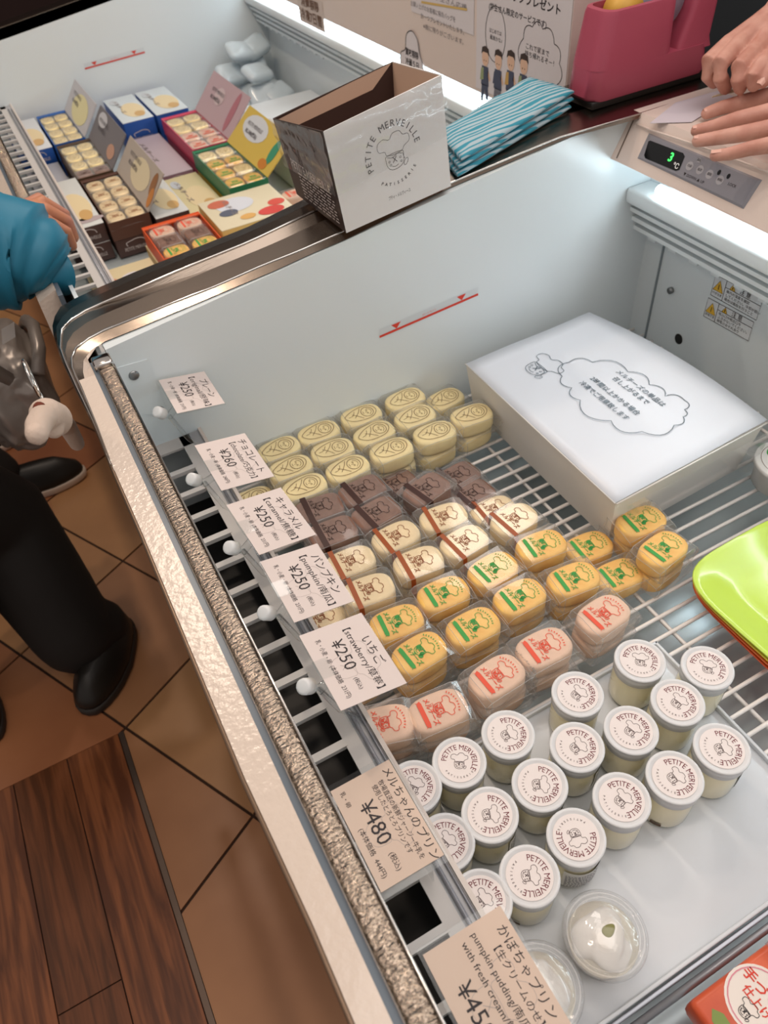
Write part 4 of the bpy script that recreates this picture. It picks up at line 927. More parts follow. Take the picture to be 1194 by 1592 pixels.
for i in (0, 3):
    j = (i + 1) % 4; vs = []
    for a in range(K + 1):
        for b in range(K + 1):
            lo = ex(cb[i]).lerp(ex(cb[j]), a / K); hi = ex(tp[i]).lerp(ex(tp[j]), a / K); p = lo.lerp(hi, (.40 + (.10 * a / K if i == 0 else 0)) * (1 - b / K) + b / K * 1.01)
            nn = nrm if i == 0 else n2
            vs.append(p + nn * (.0018 + .0012 * math.sin(b * 2.1 + a * .5) * (b > 3) + r_.uniform(0, .0004)))
    fm.add(vs, [(a * (K + 1) + b, (a + 1) * (K + 1) + b, (a + 1) * (K + 1) + b + 1, a * (K + 1) + b + 1) for a in range(K) for b in range(K)], True)
fm.build('film_wrap', film('carton_film', (.98, .98, .98), .05, .12, .08, bump=(28, .7)), ct)

cw = tag(MB().build('folded_cloth', WHITEP), 'blue and white wavy striped cloth folded on the steel rim', 'cloth')
def clothmat():
    m = mat('striped_cloth', 'd9dfe2', .85); nt = m.node_tree; b = nt.nodes['Principled BSDF']
    tc = nt.nodes.new('ShaderNodeTexCoord'); mp = nt.nodes.new('ShaderNodeMapping'); mp.inputs['Scale'].default_value = (.22, 1, 1)
    wv = nt.nodes.new('ShaderNodeTexWave'); wv.bands_direction = 'Y'; wv.inputs['Scale'].default_value = 31; wv.inputs['Distortion'].default_value = 6.0; wv.inputs['Detail'].default_value = 1.5; wv.inputs['Detail Scale'].default_value = 1.6
    r = nt.nodes.new('ShaderNodeValToRGB'); r.color_ramp.elements[0].position = .50; r.color_ramp.elements[1].position = .62
    r.color_ramp.elements[0].color = (*hexc('a3b7c0'), 1); r.color_ramp.elements[1].color = (*hexc('358a9f'), 1)
    nt.links.new(tc.outputs['UV'], mp.inputs['Vector']); nt.links.new(mp.outputs['Vector'], wv.inputs['Vector']); nt.links.new(wv.outputs['Fac'], r.inputs['Fac']); nt.links.new(r.outputs['Color'], b.inputs['Base Color'])
    return m
def cloth_layer(corners, z0, z1, seed, zf):
    """one folded layer: a soft-edged slab following the rim"""
    mb = MB(); nx, ny = 24, 16; vs = []; uvs = []
    ring = 10
    for i in range(nx + 1):
        s_ = i / nx
        a = corners[0].lerp(corners[1], s_); b = corners[3].lerp(corners[2], s_)
        for k in range(ny):
            an = 2 * PI * k / ny; cx = math.copysign(abs(math.cos(an)) ** .35, math.cos(an)); cz = math.copysign(abs(math.sin(an)) ** .8, math.sin(an))
            p = a.lerp(b, .5 + .5 * cx); h = (z1 - z0) / 2; e = min(1, math.sin(PI * min(max(s_, .03), .97)) * 6)
            wob = .0022 * noise.noise(Vector((p.x * 30, p.y * 40, seed))) if cz > 0 else 0
            vs.append((p.x + .004 * noise.noise(Vector((p.y * 20, seed, 1))), p.y, zf(p.x) + (z0 + z1) / 2 + h * cz * e + wob))
            uvs.append((p.x, p.y if cz >= 0 else p.y + .004))
    fs = [(i * ny + k, i * ny + (k + 1) % ny, (i + 1) * ny + (k + 1) % ny, (i + 1) * ny + k) for i in range(nx) for k in range(ny)] + [tuple(range(ny - 1, -1, -1)), tuple(nx * ny + k for k in range(ny))]
    mb.add(vs, fs, True); return mb, uvs
CM = clothmat(); full = MB(); UVS = []
zf = lambda x: zr(x) + .003
C4 = [Vector((.600, .957, 0)), Vector((.842, 1.006, 0)), Vector((.828, 1.108, 0)), Vector((.622, 1.062, 0))]
for k, (z0, z1) in enumerate(((.0, .011), (.010, .021), (.019, .031))):
    mb, uv = cloth_layer([p + Vector(((.004 * k, .002 * k, 0))) for p in C4], z0, z1, k * 3.1, zf); full.add(mb.v, mb.f, True); UVS += uv
me = full.mesh('folded_cloth', CM); ul = me.uv_layers.new(name='UVMap')
for lp in me.loops: ul.data[lp.index].uv = UVS[lp.vertex_index]
cw.data = me

PINK = mat('pink_plastic', 'a84a5e', .38, bump=(400, .04)); td = thing('tape_dispenser', 'heavy pink tape dispenser standing at the end of the steel rim', 'tape dispenser', (.97, 1.02, .415))
def rrect(x0, x1, y0, y1, r, n=5):
    out = []
    for cx, cy, a0 in ((x1 - r, y1 - r, 0), (x0 + r, y1 - r, 90), (x0 + r, y0 + r, 180), (x1 - r, y0 + r, 270)):
        for k in range(n + 1): a = math.radians(a0 + 90 * k / n); out.append((cx + r * math.cos(a), cy + r * math.sin(a)))
    return out
mb = MB(); rings = [(.868, 1.102, .984, 1.054, .022, .424), (.862, 1.106, .982, 1.056, .024, .430), (.866, 1.100, .983, 1.055, .024, .468)]
full = [[(x, y, z) for x, y in rrect(a, b, c, d, r)] for a, b, c, d, r, z in rings]
blk = [[(x, y, z) for x, y in rrect(a, b, c, d, r)] for a, b, c, d, r, z in ((.866, 1.022, .983, 1.055, .022, .468), (.878, 1.020, .985, 1.053, .022, .538), (.880, 1.019, .987, 1.051, .021, .544), (.888, 1.012, .993, 1.045, .016, .545), (.890, 1.010, .995, 1.043, .015, .490))]
def loft(mb, R):
    n = len(R[0]); vs = [p for r in R for p in r]
    mb.add(vs, [(i * n + k, i * n + (k + 1) % n, (i + 1) * n + (k + 1) % n, (i + 1) * n + k) for i in range(len(R) - 1) for k in range(n)] + [tuple(range(n - 1, -1, -1)), tuple((len(R) - 1) * n + k for k in range(n))], True)
loft(mb, full); loft(mb, blk)
arm = [[(x, y, z) for x, y in rrect(a, b, c, d, .010)] for a, b, c, d, z in ((1.030, 1.104, .984, 1.054, .462), (1.034, 1.100, .986, 1.052, .476), (1.048, 1.102, .986, 1.052, .52), (1.060, 1.108, .988, 1.050, .60), (1.064, 1.106, .99, 1.048, .604))]
loft(mb, arm); bdy = mb.build('dispenser_body', PINK, td)
sm_ = bdy.modifiers.new('es', 'EDGE_SPLIT'); sm_.split_angle = math.radians(50)
MB().bbox(.868, 1.10, .986, 1.052, .4135, .4255, .003).build('rubber_foot', DARK, td)
MB().tube([(1.000, 1.004, .540), (1.000, 1.034, .540)], .045, 28).build('tape_roll', mat('clear_tape', 'b9b4c8', .25, trans=.3), td)
MB().tube([(.935, 1.000, .532), (.935, 1.038, .532)], .024, 24).build('tape_core', mat('yellow_core', 'd6a648', .5), td)
MB().box(1.066, 1.104, .994, 1.044, .603, .612).build('cutter_blade', CHROME, td)

# ------------------------------------------------------------------ notices on the back board of the far case
BXF = .9245
def onb(px, py, off=0.0): return at(px, py, 0, BXF - off)
n1 = tag(MB().box(BXF - .0006, BXF, 1.125, 1.405, .338, .66).build('paper_notice', mat('notice_paper', 'd3ccce', .6)), 'white paper notice with cartoon students and speech bubbles above the far case', 'notice')
def lbl(mb, nm, m, par): return mb.build(nm, m, par)
m = MB(); m.text('保冷パックプレゼント', .017, onb(838, 7, .001) + U * -.04, U, Z, wid=.20, bold=.02); m.text('(学生さん限定のサービスです)', .012, onb(803, 24, .001), U, Z, wid=.175, bold=.01)
m.text('はじめては', .0085, onb(770, 50, .001), U, Z, wid=.040); m.text('最高かな♪', .0085, onb(771, 61, .001), U, Z, wid=.040)
m.text('これで家まで', .0105, onb(835, 78, .001), U, Z, wid=.068); m.text('持ち帰れるぞー！', .0105, onb(840, 92, .001), U, Z, wid=.085)
p = onb(770, 54, .001); m.stroke(ell(0, 0, .033, .046, 24), .0014, p, U, Z, True); m.stroke([(.004, -.046), (.016, -.062), (.020, -.040)], .0014, p, U, Z)
p = onb(841, 88, .001); m.stroke(scallop([(-.052, -.030), (-.054, .018), (-.030, .040), (.000, .042), (.034, .026), (.052, .0), (.050, -.034), (.022, -.050), (-.012, -.044)], .32), .0014, p, U, Z, True)
lbl(m, 'notice_lettering', INK, n1)
COLS = {'skin': 'd9b39a', 'hair': '3a2c28', 'navy': '454b60', 'green': '8f9a72', 'ochre': 'c09a58', 'grey': '6a6a74'}
parts = {k: MB() for k in COLS}
for k, (px, py, top) in enumerate(((754, 118, 'green'), (774, 124, 'navy'), (793, 126, 'ochre'), (813, 132, 'green'))):
    p = onb(px, py, .0009); B = lambda q, pts, o=0: parts[q].poly2([(a_ * 1.22, b_ * 1.22) for a_, b_ in pts], p + Vector((-.0002 * o, 0, 0)), U, Z)
    B('skin', ell(0, .026, .0095, .012, 14), 1); B('hair', [(-.011, .030), (-.009, .040), (0, .043), (.009, .040), (.011, .030), (.006, .034), (-.006, .034)], 2)
    B('navy', [(-.009, .014), (.009, .014), (.011, -.014), (-.011, -.014)], 1); B(top, [(-.011, .010), (-.004, .012), (-.004, -.006), (-.014, -.008)], 2)
    B('navy' if k != 1 else 'grey', [(-.009, -.013), (.009, -.013), (.011, -.034), (.004, -.034), (0, -.020), (-.005, -.036), (-.011, -.035)], 1)
    B('skin', [(.009, .010), (.016, -.002), (.013, -.006), (.007, .003)], 1); B('hair', [(-.010, -.035), (-.003, -.035), (-.003, -.039), (-.012, -.039)], 2)
    m2 = parts['hair']; 
    for q in (-.0035, .0035): m2.poly2(ell(q, .027, .001, .0015, 6), p + Vector((-.0006, 0, 0)), U, Z)
for k, v_ in parts.items(): lbl(v_, 'student_drawing', mat('print_' + k, COLS[k], .6), n1)['kind'] = 'stuff'
n2_ = tag(MB().box(BXF - .0006, BXF, 1.415, 1.66, .428, .62).build('paper_notice', mat('notice_paper', 'd3ccce', .6)), 'white paper notice with a yellow underline beside the cartoon one', 'notice')
m = MB()
for t, px, py, wd in (('学生さん応援', 700, 4, .12), ('お買い上げのお客様に保冷バッグを', 672, 18, .18), ('お一つプレゼントいたします。', 688, 38, .17), ('※数に限りがございます。', 690, 54, .16)): m.text(t, .011, onb(px, py, .001), U, Z, wid=wd)
lbl(m, 'notice_lettering', mat('grey_ink2', '6f686a', .6), n2_)
m = MB(); a, b = onb(655, 5, .0012), onb(726, 17, .0012); m.quad(a, b, b + Z * .004, a + Z * .004); lbl(m, 'yellow_rule', mat('yellow_rule', 'c9a862', .6), n2_)
n3 = tag(MB().build('cloud_notice', WHITEP), 'small cloud-shaped notice standing behind the carton', 'notice')
p = at(641, 84, 0, .9235); cl3 = [(a * 1, b) for a, b in spline([(-.05, -.04), (-.052, -.008), (-.03, .004), (-.022, .034), (.004, .046), (.026, .034), (.034, .008), (.048, -.016), (.046, -.045)], True, 4)]
mb = MB(); mb.prism([p + U * a + Z * b for a, b in cl3], (-.0008, 0, 0)); n3.data = mb.mesh('cloud_notice', mat('notice_paper', 'd3ccce', .6))
m = MB(); m.stroke(cl3, .002, p + Vector((-.0012, 0, 0)), U, Z, True); m.text('賞味期限', .016, p + Vector((-.0012, 0, .0)), U, Z, wid=.06, bold=.02); m.text('冷蔵５日', .016, p + Vector((-.0012, 0, -.02)), U, Z, wid=.06, bold=.02); lbl(m, 'notice_lettering', INK, n3)
p = at(483, 18, 0, BXF - .0004); n4 = tag(MB().box(BXF - .0006, BXF, p.y - .085, p.y + .085, p.z - .036, p.z + .036).build('clear_label', mat('label_beige', 'cbbdb5', .5)), 'small label reading seven days on the beige board at the far end', 'notice')
m = MB(); m.text('消費期限', .026, p + Vector((-.001, 0, .016)), U, Z, wid=.12, bold=.02); m.text('冷凍7日間', .030, p + Vector((-.001, 0, -.016)), U, Z, wid=.14, bold=.02); lbl(m, 'label_lettering', mat('brown_ink', '6a4a34', .6), n4)

# ------------------------------------------------------------------ boxed cakes in the far case
BL = {}
def card(nm, c): return mat('card_' + nm, c, .45)
def closed_box(x0, x1, y0, y1, z0, z1, side, top, label, deco, tier='boxes of cakes in the far case'):
    o = thing('cake_carton', label, 'box', ((x0 + x1) / 2, (y0 + y1) / 2, z0), tier)
    g = .002; MB().bbox(x0 + g, x1 - g, y0 + g, y1 - g, z0, z1 - .001, .0015).build('carton_sleeve', card(side, side), o)
    tp_ = MB().bbox(x0 + g, x1 - g, y0 + g, y1 - g, z1 - .0011, z1, .0004).build('printed_top', card(top, top), o)
    sx_, sy_ = x1 - x0, y1 - y0; C0 = Vector(((x0 + x1) / 2, (y0 + y1) / 2, z1 + .0004))
    for (cx, cy, rx, ry, col) in deco:
        MB().poly2(ell(cx * sx_, cy * sy_, rx * sx_, ry * sy_, 18), C0 + Z * .0002 * (1 + (deco.index((cx, cy, rx, ry, col)) % 3)), Vector((1, 0, 0)), Vector((0, 1, 0))).build('cake_picture', card(col, col), tp_)
    m = MB(); F0 = Vector(((x0 + x1) / 2, y0 + g - .0006, (z0 + z1) / 2)); m.text('PETITE MERVEILLE', .012, F0 + Z * -.006, Vector((1, 0, 0)), Z, wid=sx_ * .62, bold=0.0)
    m.stroke(spline([(-.022, .002), (-.024, .010), (-.008, .014), (.006, .016), (.020, .012), (.024, .004)], False, 3), .0018, F0, Vector((1, 0, 0)), Z); m.build('side_lettering', card('pale', 'cfc6c2'), o)
    m = MB(); m.text('メルチーズ', .016, C0 + Vector((-sx_ * .2, sy_ * .1, .0008)), U, V, wid=sy_ * .5, bold=.02); m.build('top_lettering', card('grey', '8a7f7c'), tp_)
    return o
def open_box(x0, x1, y0, y1, z0, z1, rim, lidc, label, cakes, lab, liddeco, lift=(.062, .075), nx=2, along=True):
    o = thing('cake_carton', label, 'box', ((x0 + x1) / 2, (y0 + y1) / 2, z0), 'open display boxes of cakes in the far case'); t = .0022
    RM = card(rim, rim)
    MB().box(x0, x1, y0, y1, z0, z0 + .003).build('carton_floor', RM, o)
    for nm, q in (('carton_wall', (x0, x0 + t, y0, y1)), ('carton_wall', (x1 - t, x1, y0, y1)), ('carton_wall', (x0 + t, x1 - t, y0, y0 + t)), ('carton_wall', (x0 + t, x1 - t, y1 - t, y1))): MB().box(*q, z0 + .003, z1).build(nm, RM, o)
    MB().box(x0 + t, x1 - t, y1 - t - .012, y1 - t, z1 - .004, z1 - .001).build('inner_flap', RM, o)
    if lift:
        h0, h1 = Vector((x1, y0, z1)), Vector((x1, y1, z1)); L = Vector((lift[0], 0, lift[1])); nn = Vector((-L.z, 0, L.x)).normalized()
        ld = MB().prism([h0, h0 + L, h1 + L, h1], nn * .0025).build('open_lid', card(lidc, lidc), o, fix=True)
        lu = U; lv = L.normalized(); C0 = (h0 + h1) / 2 + L * .5 + nn * .0030
        for (cx, cy, rx, ry, col) in liddeco: MB().poly2(ell(cx * (y1 - y0), cy * L.length, rx * (y1 - y0), ry * L.length, 16), C0 + nn * .0002 * (liddeco.index((cx, cy, rx, ry, col)) + 1), lu, lv).build('lid_picture', card(col, col), ld)
        m = MB(); m.text('PETITE MERVEILLE', .014, C0 + nn * .0012 + lv * .02 + lu * -.05, lu, lv, wid=.10, bold=0.0)
        m.text('¥2,100(税込)', .013, C0 + nn * .0012 + lv * .0 + lu * -.05, lu, lv, wid=.08, bold=.02); m.build('lid_lettering', card('ink', '4a4248'), ld)
    n_ = len(cakes); ny = n_ // nx
    cw_, cl_ = (x1 - x0 - .006) / nx, (y1 - y0 - .014) / ny
    for k, kd in enumerate(cakes):
        i, j = k % nx, k // nx
        ords = ('farthest', 'second', 'third', 'nearest') if ny == 4 else ('farthest', 'middle', 'nearest')
        c = thing('wrapped_cake', 'small %s in the %s, %s column, %s' % (LOOK[kd].split(' ', 1)[-1] if False else kd.replace('choc', 'chocolate') + ' cake', lab, ('left', 'right')[i], ords[j]), 'cake', (x0 + .003 + cw_ * (i + .5), y1 - .013 - cl_ * (j + .5), z1 - .0305), 'cakes in the open boxes of the far case')
        c.scale = (cl_ / .0845, cw_ / .0535, 1.0) if along else (cw_ / .0845, cl_ / .0535, 1.0)
        c.rotation_euler = (0, 0, PI / 2 if along else 0); leaf('cake', CAKES[kd], c); leaf('wrapper', WRAPS[k % 5], c); leaf('print', PRINTS[kd], c)
    return o
X0, X1, X2, X3, X4 = .07, .178, .285, .40, .50
BR, BLUE, GRYL = '4b3530', '1f4f9c', 'c9cdd0'
CRM, GLD = 'e0cfa6', 'c9a35a'
dec = [(.1, -.1, .34, .28, CRM), (.2, -.28, .16, .10, 'caa46a'), (-.25, .3, .12, .10, 'bfc6cc')]
z1_, z2_ = .045, .090
closed_box(X0 + .005, X1 - .004, 2.47, 2.77, z1_, z2_, BLUE, 'd3d8dc', 'closed blue-sided cake box by the far grille', dec)
closed_box(X0 + .005, X1 - .004, 2.47, 2.77, 0, z1_, '7a6a70', 'b9bcc2', 'closed greyish box under the blue-sided one by the far grille', dec)
open_box(X1 + .001, X2 - .015, 2.48, 2.77, z1_, z2_, '2b62ad', 'b8b6ba', 'open blue-rimmed box of plain cakes against the far wall, lid up', ['plain'] * 8, 'open blue-rimmed box', [(.05, -.05, .33, .42, 'd8cf9c')])
closed_box(X1 + .001, X2 - .015, 2.48, 2.77, 0, z1_, BLUE, 'd3d8dc', 'closed box under the open blue-rimmed one', dec)
open_box(X1 + .004, X2 - .006, 2.18, 2.465, z1_, z2_, '54402f', '6b6568', 'open brown box of pale cakes with a grey lid up', ['plain'] * 6 + ['choc'] * 2, 'open box with the grey lid', [(.28, -.2, .12, .2, 'b78a72'), (-.25, .25, .16, .2, 'bdbcc0')])
closed_box(X1 + .004, X2 - .006, 2.18, 2.465, 0, z1_, BR, 'b9bcc2', 'closed box under the open one with the grey lid', dec)
open_box(X1 + .008, X2 + .002, 1.86, 2.165, z1_, z2_, '5a3c30', 'a89c90', 'open brown box of caramel cakes nearest the steel rim, lid up', ['caramel'] * 8, 'open brown box nearest the rim', [(.05, .0, .25, .38, 'cdbf9e'), (.40, .1, .06, .3, '8a5a2e'), (.44, -.2, .05, .25, 'b8742c')])
closed_box(X1 + .008, X2 + .002, 1.86, 2.165, 0, z1_, BR, 'd0c8c0', 'closed brown box under the open caramel one', dec)
closed_box(X0 + .014, X1 + .004, 1.875, 2.2, z1_, z2_, BR, 'cfd2cf', 'closed brown-sided box, upper of the pair by the far grille', dec + [(.15, -.38, .42, .05, 'b0a2a4')])
closed_box(X0 + .014, X1 + .004, 1.875, 2.2, 0, z1_, BR, 'cfd2cf', 'closed brown-sided box, lower of the pair by the far grille', dec)
closed_box(.072, .172, 2.21, 2.46, 0, .052, '8a8288', 'a8aab2', 'low grey box in the gap by the far grille', [])
closed_box(.39, .49, 2.51, 2.77, 0, z2_, BLUE, 'cdd8dd', 'closed white-topped box with blue end, left of the pair at the far wall', dec)
closed_box(.495, .60, 2.51, 2.77, 0, z2_, BLUE, 'cdd8dd', 'closed white-topped box with blue end, right of the pair at the far wall', dec)
open_box(X4, .61, 2.17, 2.475, z1_, z2_, 'cf4766', 'b49aa0', 'open pink-rimmed box of plain and strawberry cakes, lid up', ['plain'] * 4 + ['strawberry'] * 4, 'open pink-rimmed box', [(.3, .0, .06, .46, 'a86a74'), (-.1, .1, .12, .2, 'c3b0b2')], (.085, .09))
closed_box(X4, .61, 2.17, 2.475, 0, z1_, 'b0566e', 'c9b0b4', 'closed pink box under the open pink-rimmed one', [])
open_box(X4 - .005, .60, 1.86, 2.16, z1_, z2_, '2f7d58', 'c9ae50', 'open green-rimmed box of pumpkin cakes, yellow lid up', ['plain', 'plain', 'pumpkin', 'pumpkin', 'pumpkin', 'plain', 'pumpkin', 'pumpkin'], 'open green-rimmed box', [(-.15, .15, .26, .3, 'c8ccd0'), (.36, .0, .06, .3, '3c8a6a'), (.3, -.35, .08, .12, 'c07a2e')], (.085, .075))
closed_box(X4 - .005, .60, 1.86, 2.16, 0, z1_, 'c9b04a', 'd6c478', 'closed yellow box under the open green-rimmed one', [])
closed_box(.385, .488, 1.86, 2.14, 0, z1_, 'c9b04a', 'd5cba0', 'low yellow box in the aisle between the brown and green boxes', dec)
closed_box(.385, .488, 2.16, 2.50, 0, z1_, '93707e', 'b7aab2', 'low mauve box in the aisle between the brown and pink boxes', [])
closed_box(.295, .383, 1.845, 2.10, 0, .075, BR, 'c8cac8', 'closed brown-ended box under the raised caramel lid', dec)
open_box(.250, .392, 1.615, 1.80, .04, .085, 'd95a2c', 'd95a2c', 'open orange-rimmed assortment box beside the steel rim', ['strawberry', 'strawberry', 'choc', 'choc', 'pumpkin', 'pumpkin'], 'open orange-rimmed box', [], None, 2, False)
closed_box(.400, .592, 1.655, 1.835, .03, .088, 'd8b46a', 'd9cfb2', 'closed assortment box with fruit pictures beside the steel rim', [(-.1, .15, .24, .22, 'd0d3da'), (-.28, .28, .14, .12, 'c26a50'), (.22, -.32, .17, .12, 'cf4a44'), (.36, -.12, .11, .10, 'd2564a'), (-.25, -.05, .12, .1, '5a6070'), (-.08, -.3, .10, .08, 'd8a860')])
closed_box(.085, .235, 1.42, 1.70, .0, .06, 'c8a45a', 'd6c7a0', 'flat yellow assortment box at the near end by the far grille', [(-.25, .2, .18, .14, 'c77a62'), (.12, .18, .24, .16, 'cfcbd0'), (-.1, -.1, .14, .1, 'a8907c'), (.3, -.2, .14, .12, 'd0a050')])
for (a, b, c, d) in ((.245, .40, 1.50, 1.81), (.400, .60, 1.60, 1.845)): closed_box(a, b, c, d, 0, .028 if a > .3 else .038, 'c8a45a', 'd6c7a0', 'flat box under the open orange-rimmed one' if a < .3 else 'flat box under the fruit assortment box', [])
for k, (x, y, z) in enumerate(((.640, 1.76, .005), (.642, 1.82, .005), (.640, 1.79, .037))):
    c = thing('wrapped_cake', 'loose strawberry cake behind the carton, %s' % ('front lower', 'back lower', 'topmost')[k], 'cake', (x, y, z), 'loose cakes behind the carton'); leaf('cake', CAKES['strawberry'], c); leaf('wrapper', WRAPS[k], c); leaf('print', PRINTS['strawberry'], c)
ICX = .075
wb = thing('white_crate', 'low white plastic crate at the back of the far case', 'crate', (.80, 2.05, 0)); mb = MB()
mb.bbox(.70, .962, 1.70, 2.40, .0, .082, .004); mb.build('crate_body', mat('crate_white', 'e3e8ea', .35), wb); mb = MB(); mb.bbox(.695, .966, 1.695, 2.405, .0825, .088, .002); mb.build('crate_lid', mat('crate_white', 'e3e8ea', .35), wb)
ICE = mat('ice_pack', 'c6d2d8', .25, coat=.4, bump=(25, .2))
for k, (x, y, z, rx, ry, rz, wh) in enumerate(((.70, 2.70, .035, .5, .1, .3, 'lowest on the left'), (.80, 2.70, .035, .4, -.2, .0, 'lowest in the middle'), (.885, 2.70, .035, .3, .1, .4, 'lowest on the right'), (.74, 2.72, .090, .8, .1, .2, 'left of the second layer'), (.85, 2.72, .092, .7, -.1, -.3, 'right of the second layer'), (.79, 2.72, .150, .5, .15, .1, 'left of the top pair'), (.875, 2.73, .150, .6, -.2, .3, 'right of the top pair'), (.71, 2.60, .035, .9, .3, .2, 'leaning at the left front'), (.80, 2.59, .045, .8, .0, -.2, 'leaning at the middle front'), (.88, 2.58, .04, .6, -.2, .5, 'leaning at the right front'), (.80, 2.62, .105, .4, .1, .3, 'lying flat over the front ones'))):
    bm = bmesh.new(); bmesh.ops.create_uvsphere(bm, u_segments=20, v_segments=12, radius=1)
    for v in bm.verts:
        p = v.co.copy(); e = max(abs(p.x), abs(p.y)); q = Vector((math.copysign(abs(p.x) ** .45, p.x), math.copysign(abs(p.y) ** .45, p.y), p.z)); v.co = Vector((q.x * .050, q.y * .037, q.z * .017 + .003 * noise.noise(p * 2.5 + Vector((k, 0, 0)))))
    o = bpy.data.objects.new('ice_pack', MB().addbm(bm, True).mesh('ice_pack', ICE)); COL.objects.link(o); o.location = (x + ICX - (.03 if x > .84 else 0), y, z); o.rotation_euler = (rx, ry, rz)
    tag(o, 'pale blue-white ice pack, far corner heap, ' + wh, 'ice pack', 'heap of ice packs')
# ------------------------------------------------------------------ people
def skinmat(name, c):
    m = mat(name, c, .5, var=(28, .10, 'b57c6c'), sss=.12, bump=(220, .05)); return m
SKIN = skinmat('skin_light', 'cc9c8c'); SKIN2 = skinmat('skin_warm', 'b97a55')
def hand(mb, fingers, palm, arm):
    """fingers: list of (points, radii); palm: list of chains filling the palm; arm: forearm chain"""
    for pts, rs in fingers + palm + arm: mb.capsule(pts, rs, 12)
def nail(tip, direction, up, parent, s=.0058):
    d = Vector(direction).normalized(); n = (Vector(up) - d * d.dot(Vector(up))).normalized(); sd = d.cross(n); mb = MB(); vs = []
    for i in range(5):
        for j in range(5): a, b = (i / 4 - .5) * 2, (j / 4 - .5) * 2; f = 1 - .18 * (b > .6); vs.append(Vector(tip) + d * (b * s * 1.1) + sd * (a * s * .82 * f) + n * (-.0022 * a * a))
    mb.add(vs, [(i * 5 + j, (i + 1) * 5 + j, (i + 1) * 5 + j + 1, i * 5 + j + 1) for i in range(4) for j in range(4)], True); return mb.build('nail', mat('nail', 'd9a898', .3), parent)
def cloth(name, c, rough=.8): return mat(name, c, rough, bump=(30, .25), var=(12, .12))
# --- shop assistant: two hands over the counter
CT = .413
h1 = MB(); zf_ = CT + .0122
def fp(px, py, z): p = at(px, py, 2, z); return (p.x, p.y, p.z)
F = [([fp(1099, 176, zf_), fp(1120, 168, zf_ + .004), fp(1150, 160, zf_ + .012), fp(1200, 148, zf_ + .022)], [.0072, .0082, .0090, .0100]),
     ([fp(1083, 203, zf_), fp(1110, 197, zf_ + .004), fp(1145, 186, zf_ + .014), fp(1205, 172, zf_ + .024)], [.0070, .0082, .0092, .0102]),
     ([fp(1085, 219, zf_), fp(1112, 215, zf_ + .003), fp(1148, 209, zf_ + .013), fp(1205, 198, zf_ + .023)], [.0070, .0080, .0090, .0100]),
     ([fp(1112, 242, zf_ - .001), fp(1135, 239, zf_ + .002), fp(1165, 231, zf_ + .010), fp(1205, 224, zf_ + .020)], [.0062, .0072, .0080, .0092])]
F = [(p, [r * 1.22 for r in rs]) for p, rs in F]
K1 = [Vector(f[0][-1]) for f in F]; W1 = Vector((1.195, .735, .452))
h1_f = F + [([(1.10, .83, CT + .014), (1.13, .815, CT + .016), (1.17, .77, .445)], [.0085, .010, .016])]
hand(h1, h1_f, [([k, k.lerp(W1, .5) + Z * .002, W1], [.0115, .0150, .020]) for k in K1], [([W1, Vector((1.30, .70, .50)), Vector((1.46, .66, .58))], [.024, .030, .036])])
h2 = MB(); Y = lambda px, py, y: tuple(at(px, py, 1, y))
F2 = [([Y(1110, 128, .872), Y(1101, 118, .876), Y(1101, 96, .878), Y(1135, 66, .893)], [.0078, .0090, .0100, .0110]),
      ([Y(1128, 137, .850), Y(1120, 120, .850), Y(1119, 100, .855), Y(1152, 66, .876)], [.0080, .0094, .0104, .0114]),
      ([Y(1151, 136, .822), Y(1148, 122, .822), Y(1149, 106, .826), Y(1178, 76, .850)], [.0082, .0096, .0106, .0116]),
      ([Y(1172, 132, .800), Y(1172, 118, .800), Y(1182, 104, .805), Y(1204, 84, .832)], [.0080, .0094, .0104, .0114]),
      ([Y(1186, 126, .790), Y(1196, 112, .792), Y(1215, 96, .806)], [.0085, .0100, .0115])]
F2 = [(p, [r * 1.2 for r in rs]) for p, rs in F2]
K2 = [Vector(f[0][-1]) for f in F2]; W2 = Vector(at(1212, 18, 1, .885))
hand(h2, F2, [([k, k.lerp(W2, .55), W2], [.0125, .0165, .021]) for k in K2[:4]] + [([K2[4], K2[4].lerp(W2, .6), W2], [.0125, .017, .020])], [([W2, W2 + Vector((.13, .02, .06)), W2 + Vector((.30, .0, .13))], [.0245, .030, .036])])
hd = MB(); NK = Vector((1.66, .80, 1.00)); hd.capsule([NK - Z * .10, NK + Z * .05], [.055, .052]); hd.capsule([NK + Vector((-.02, 0, .12)), NK + Vector((-.03, 0, .20))], [.072, .082]); hd.capsule([NK + Vector((-.115, 0, .14)), NK + Vector((-.105, 0, .17))], [.012, .010], 8)
for sg in (-1, 1): hd.capsule([NK + Vector((-.01, sg * .084, .14)), NK + Vector((-.01, sg * .086, .17))], [.012, .014], 8)
for q, sh in ((Vector((1.46, .66, .58)), Vector((1.64, .66, .86))), (W2 + Vector((.30, .0, .13)), Vector((1.64, .94, .86)))): hd.capsule([q, sh, NK - Z * .08], [.036, .05, .05])
for q in (h1, h2): hd.add(q.v, q.f, True)
st = remesh(hd, .0021, 'person', SKIN, None, 4); tag(st, 'shop assistant behind the counter, two hands pressing a paper slip beside the control panel', 'person')
for f in F: nail(Vector(f[0][0]) + Vector((-.001, 0, .0080)), Vector(f[0][0]) - Vector(f[0][1]), (0, 0, 1), st)
f = F2[4]; nail(Vector(f[0][0]) + Vector((-.0075, -.005, .005)), Vector(f[0][0]) - Vector(f[0][1]), (-.6, -.5, .6), st, .0062)
sl = MB(); SLV = cloth('beige_sleeve', 'cbb9ab')
E2 = W2 + Vector((.30, .0, .13)); E1 = Vector((1.46, .66, .58)); S2 = Vector((1.64, .98, .90)); S1 = Vector((1.64, .62, .90))
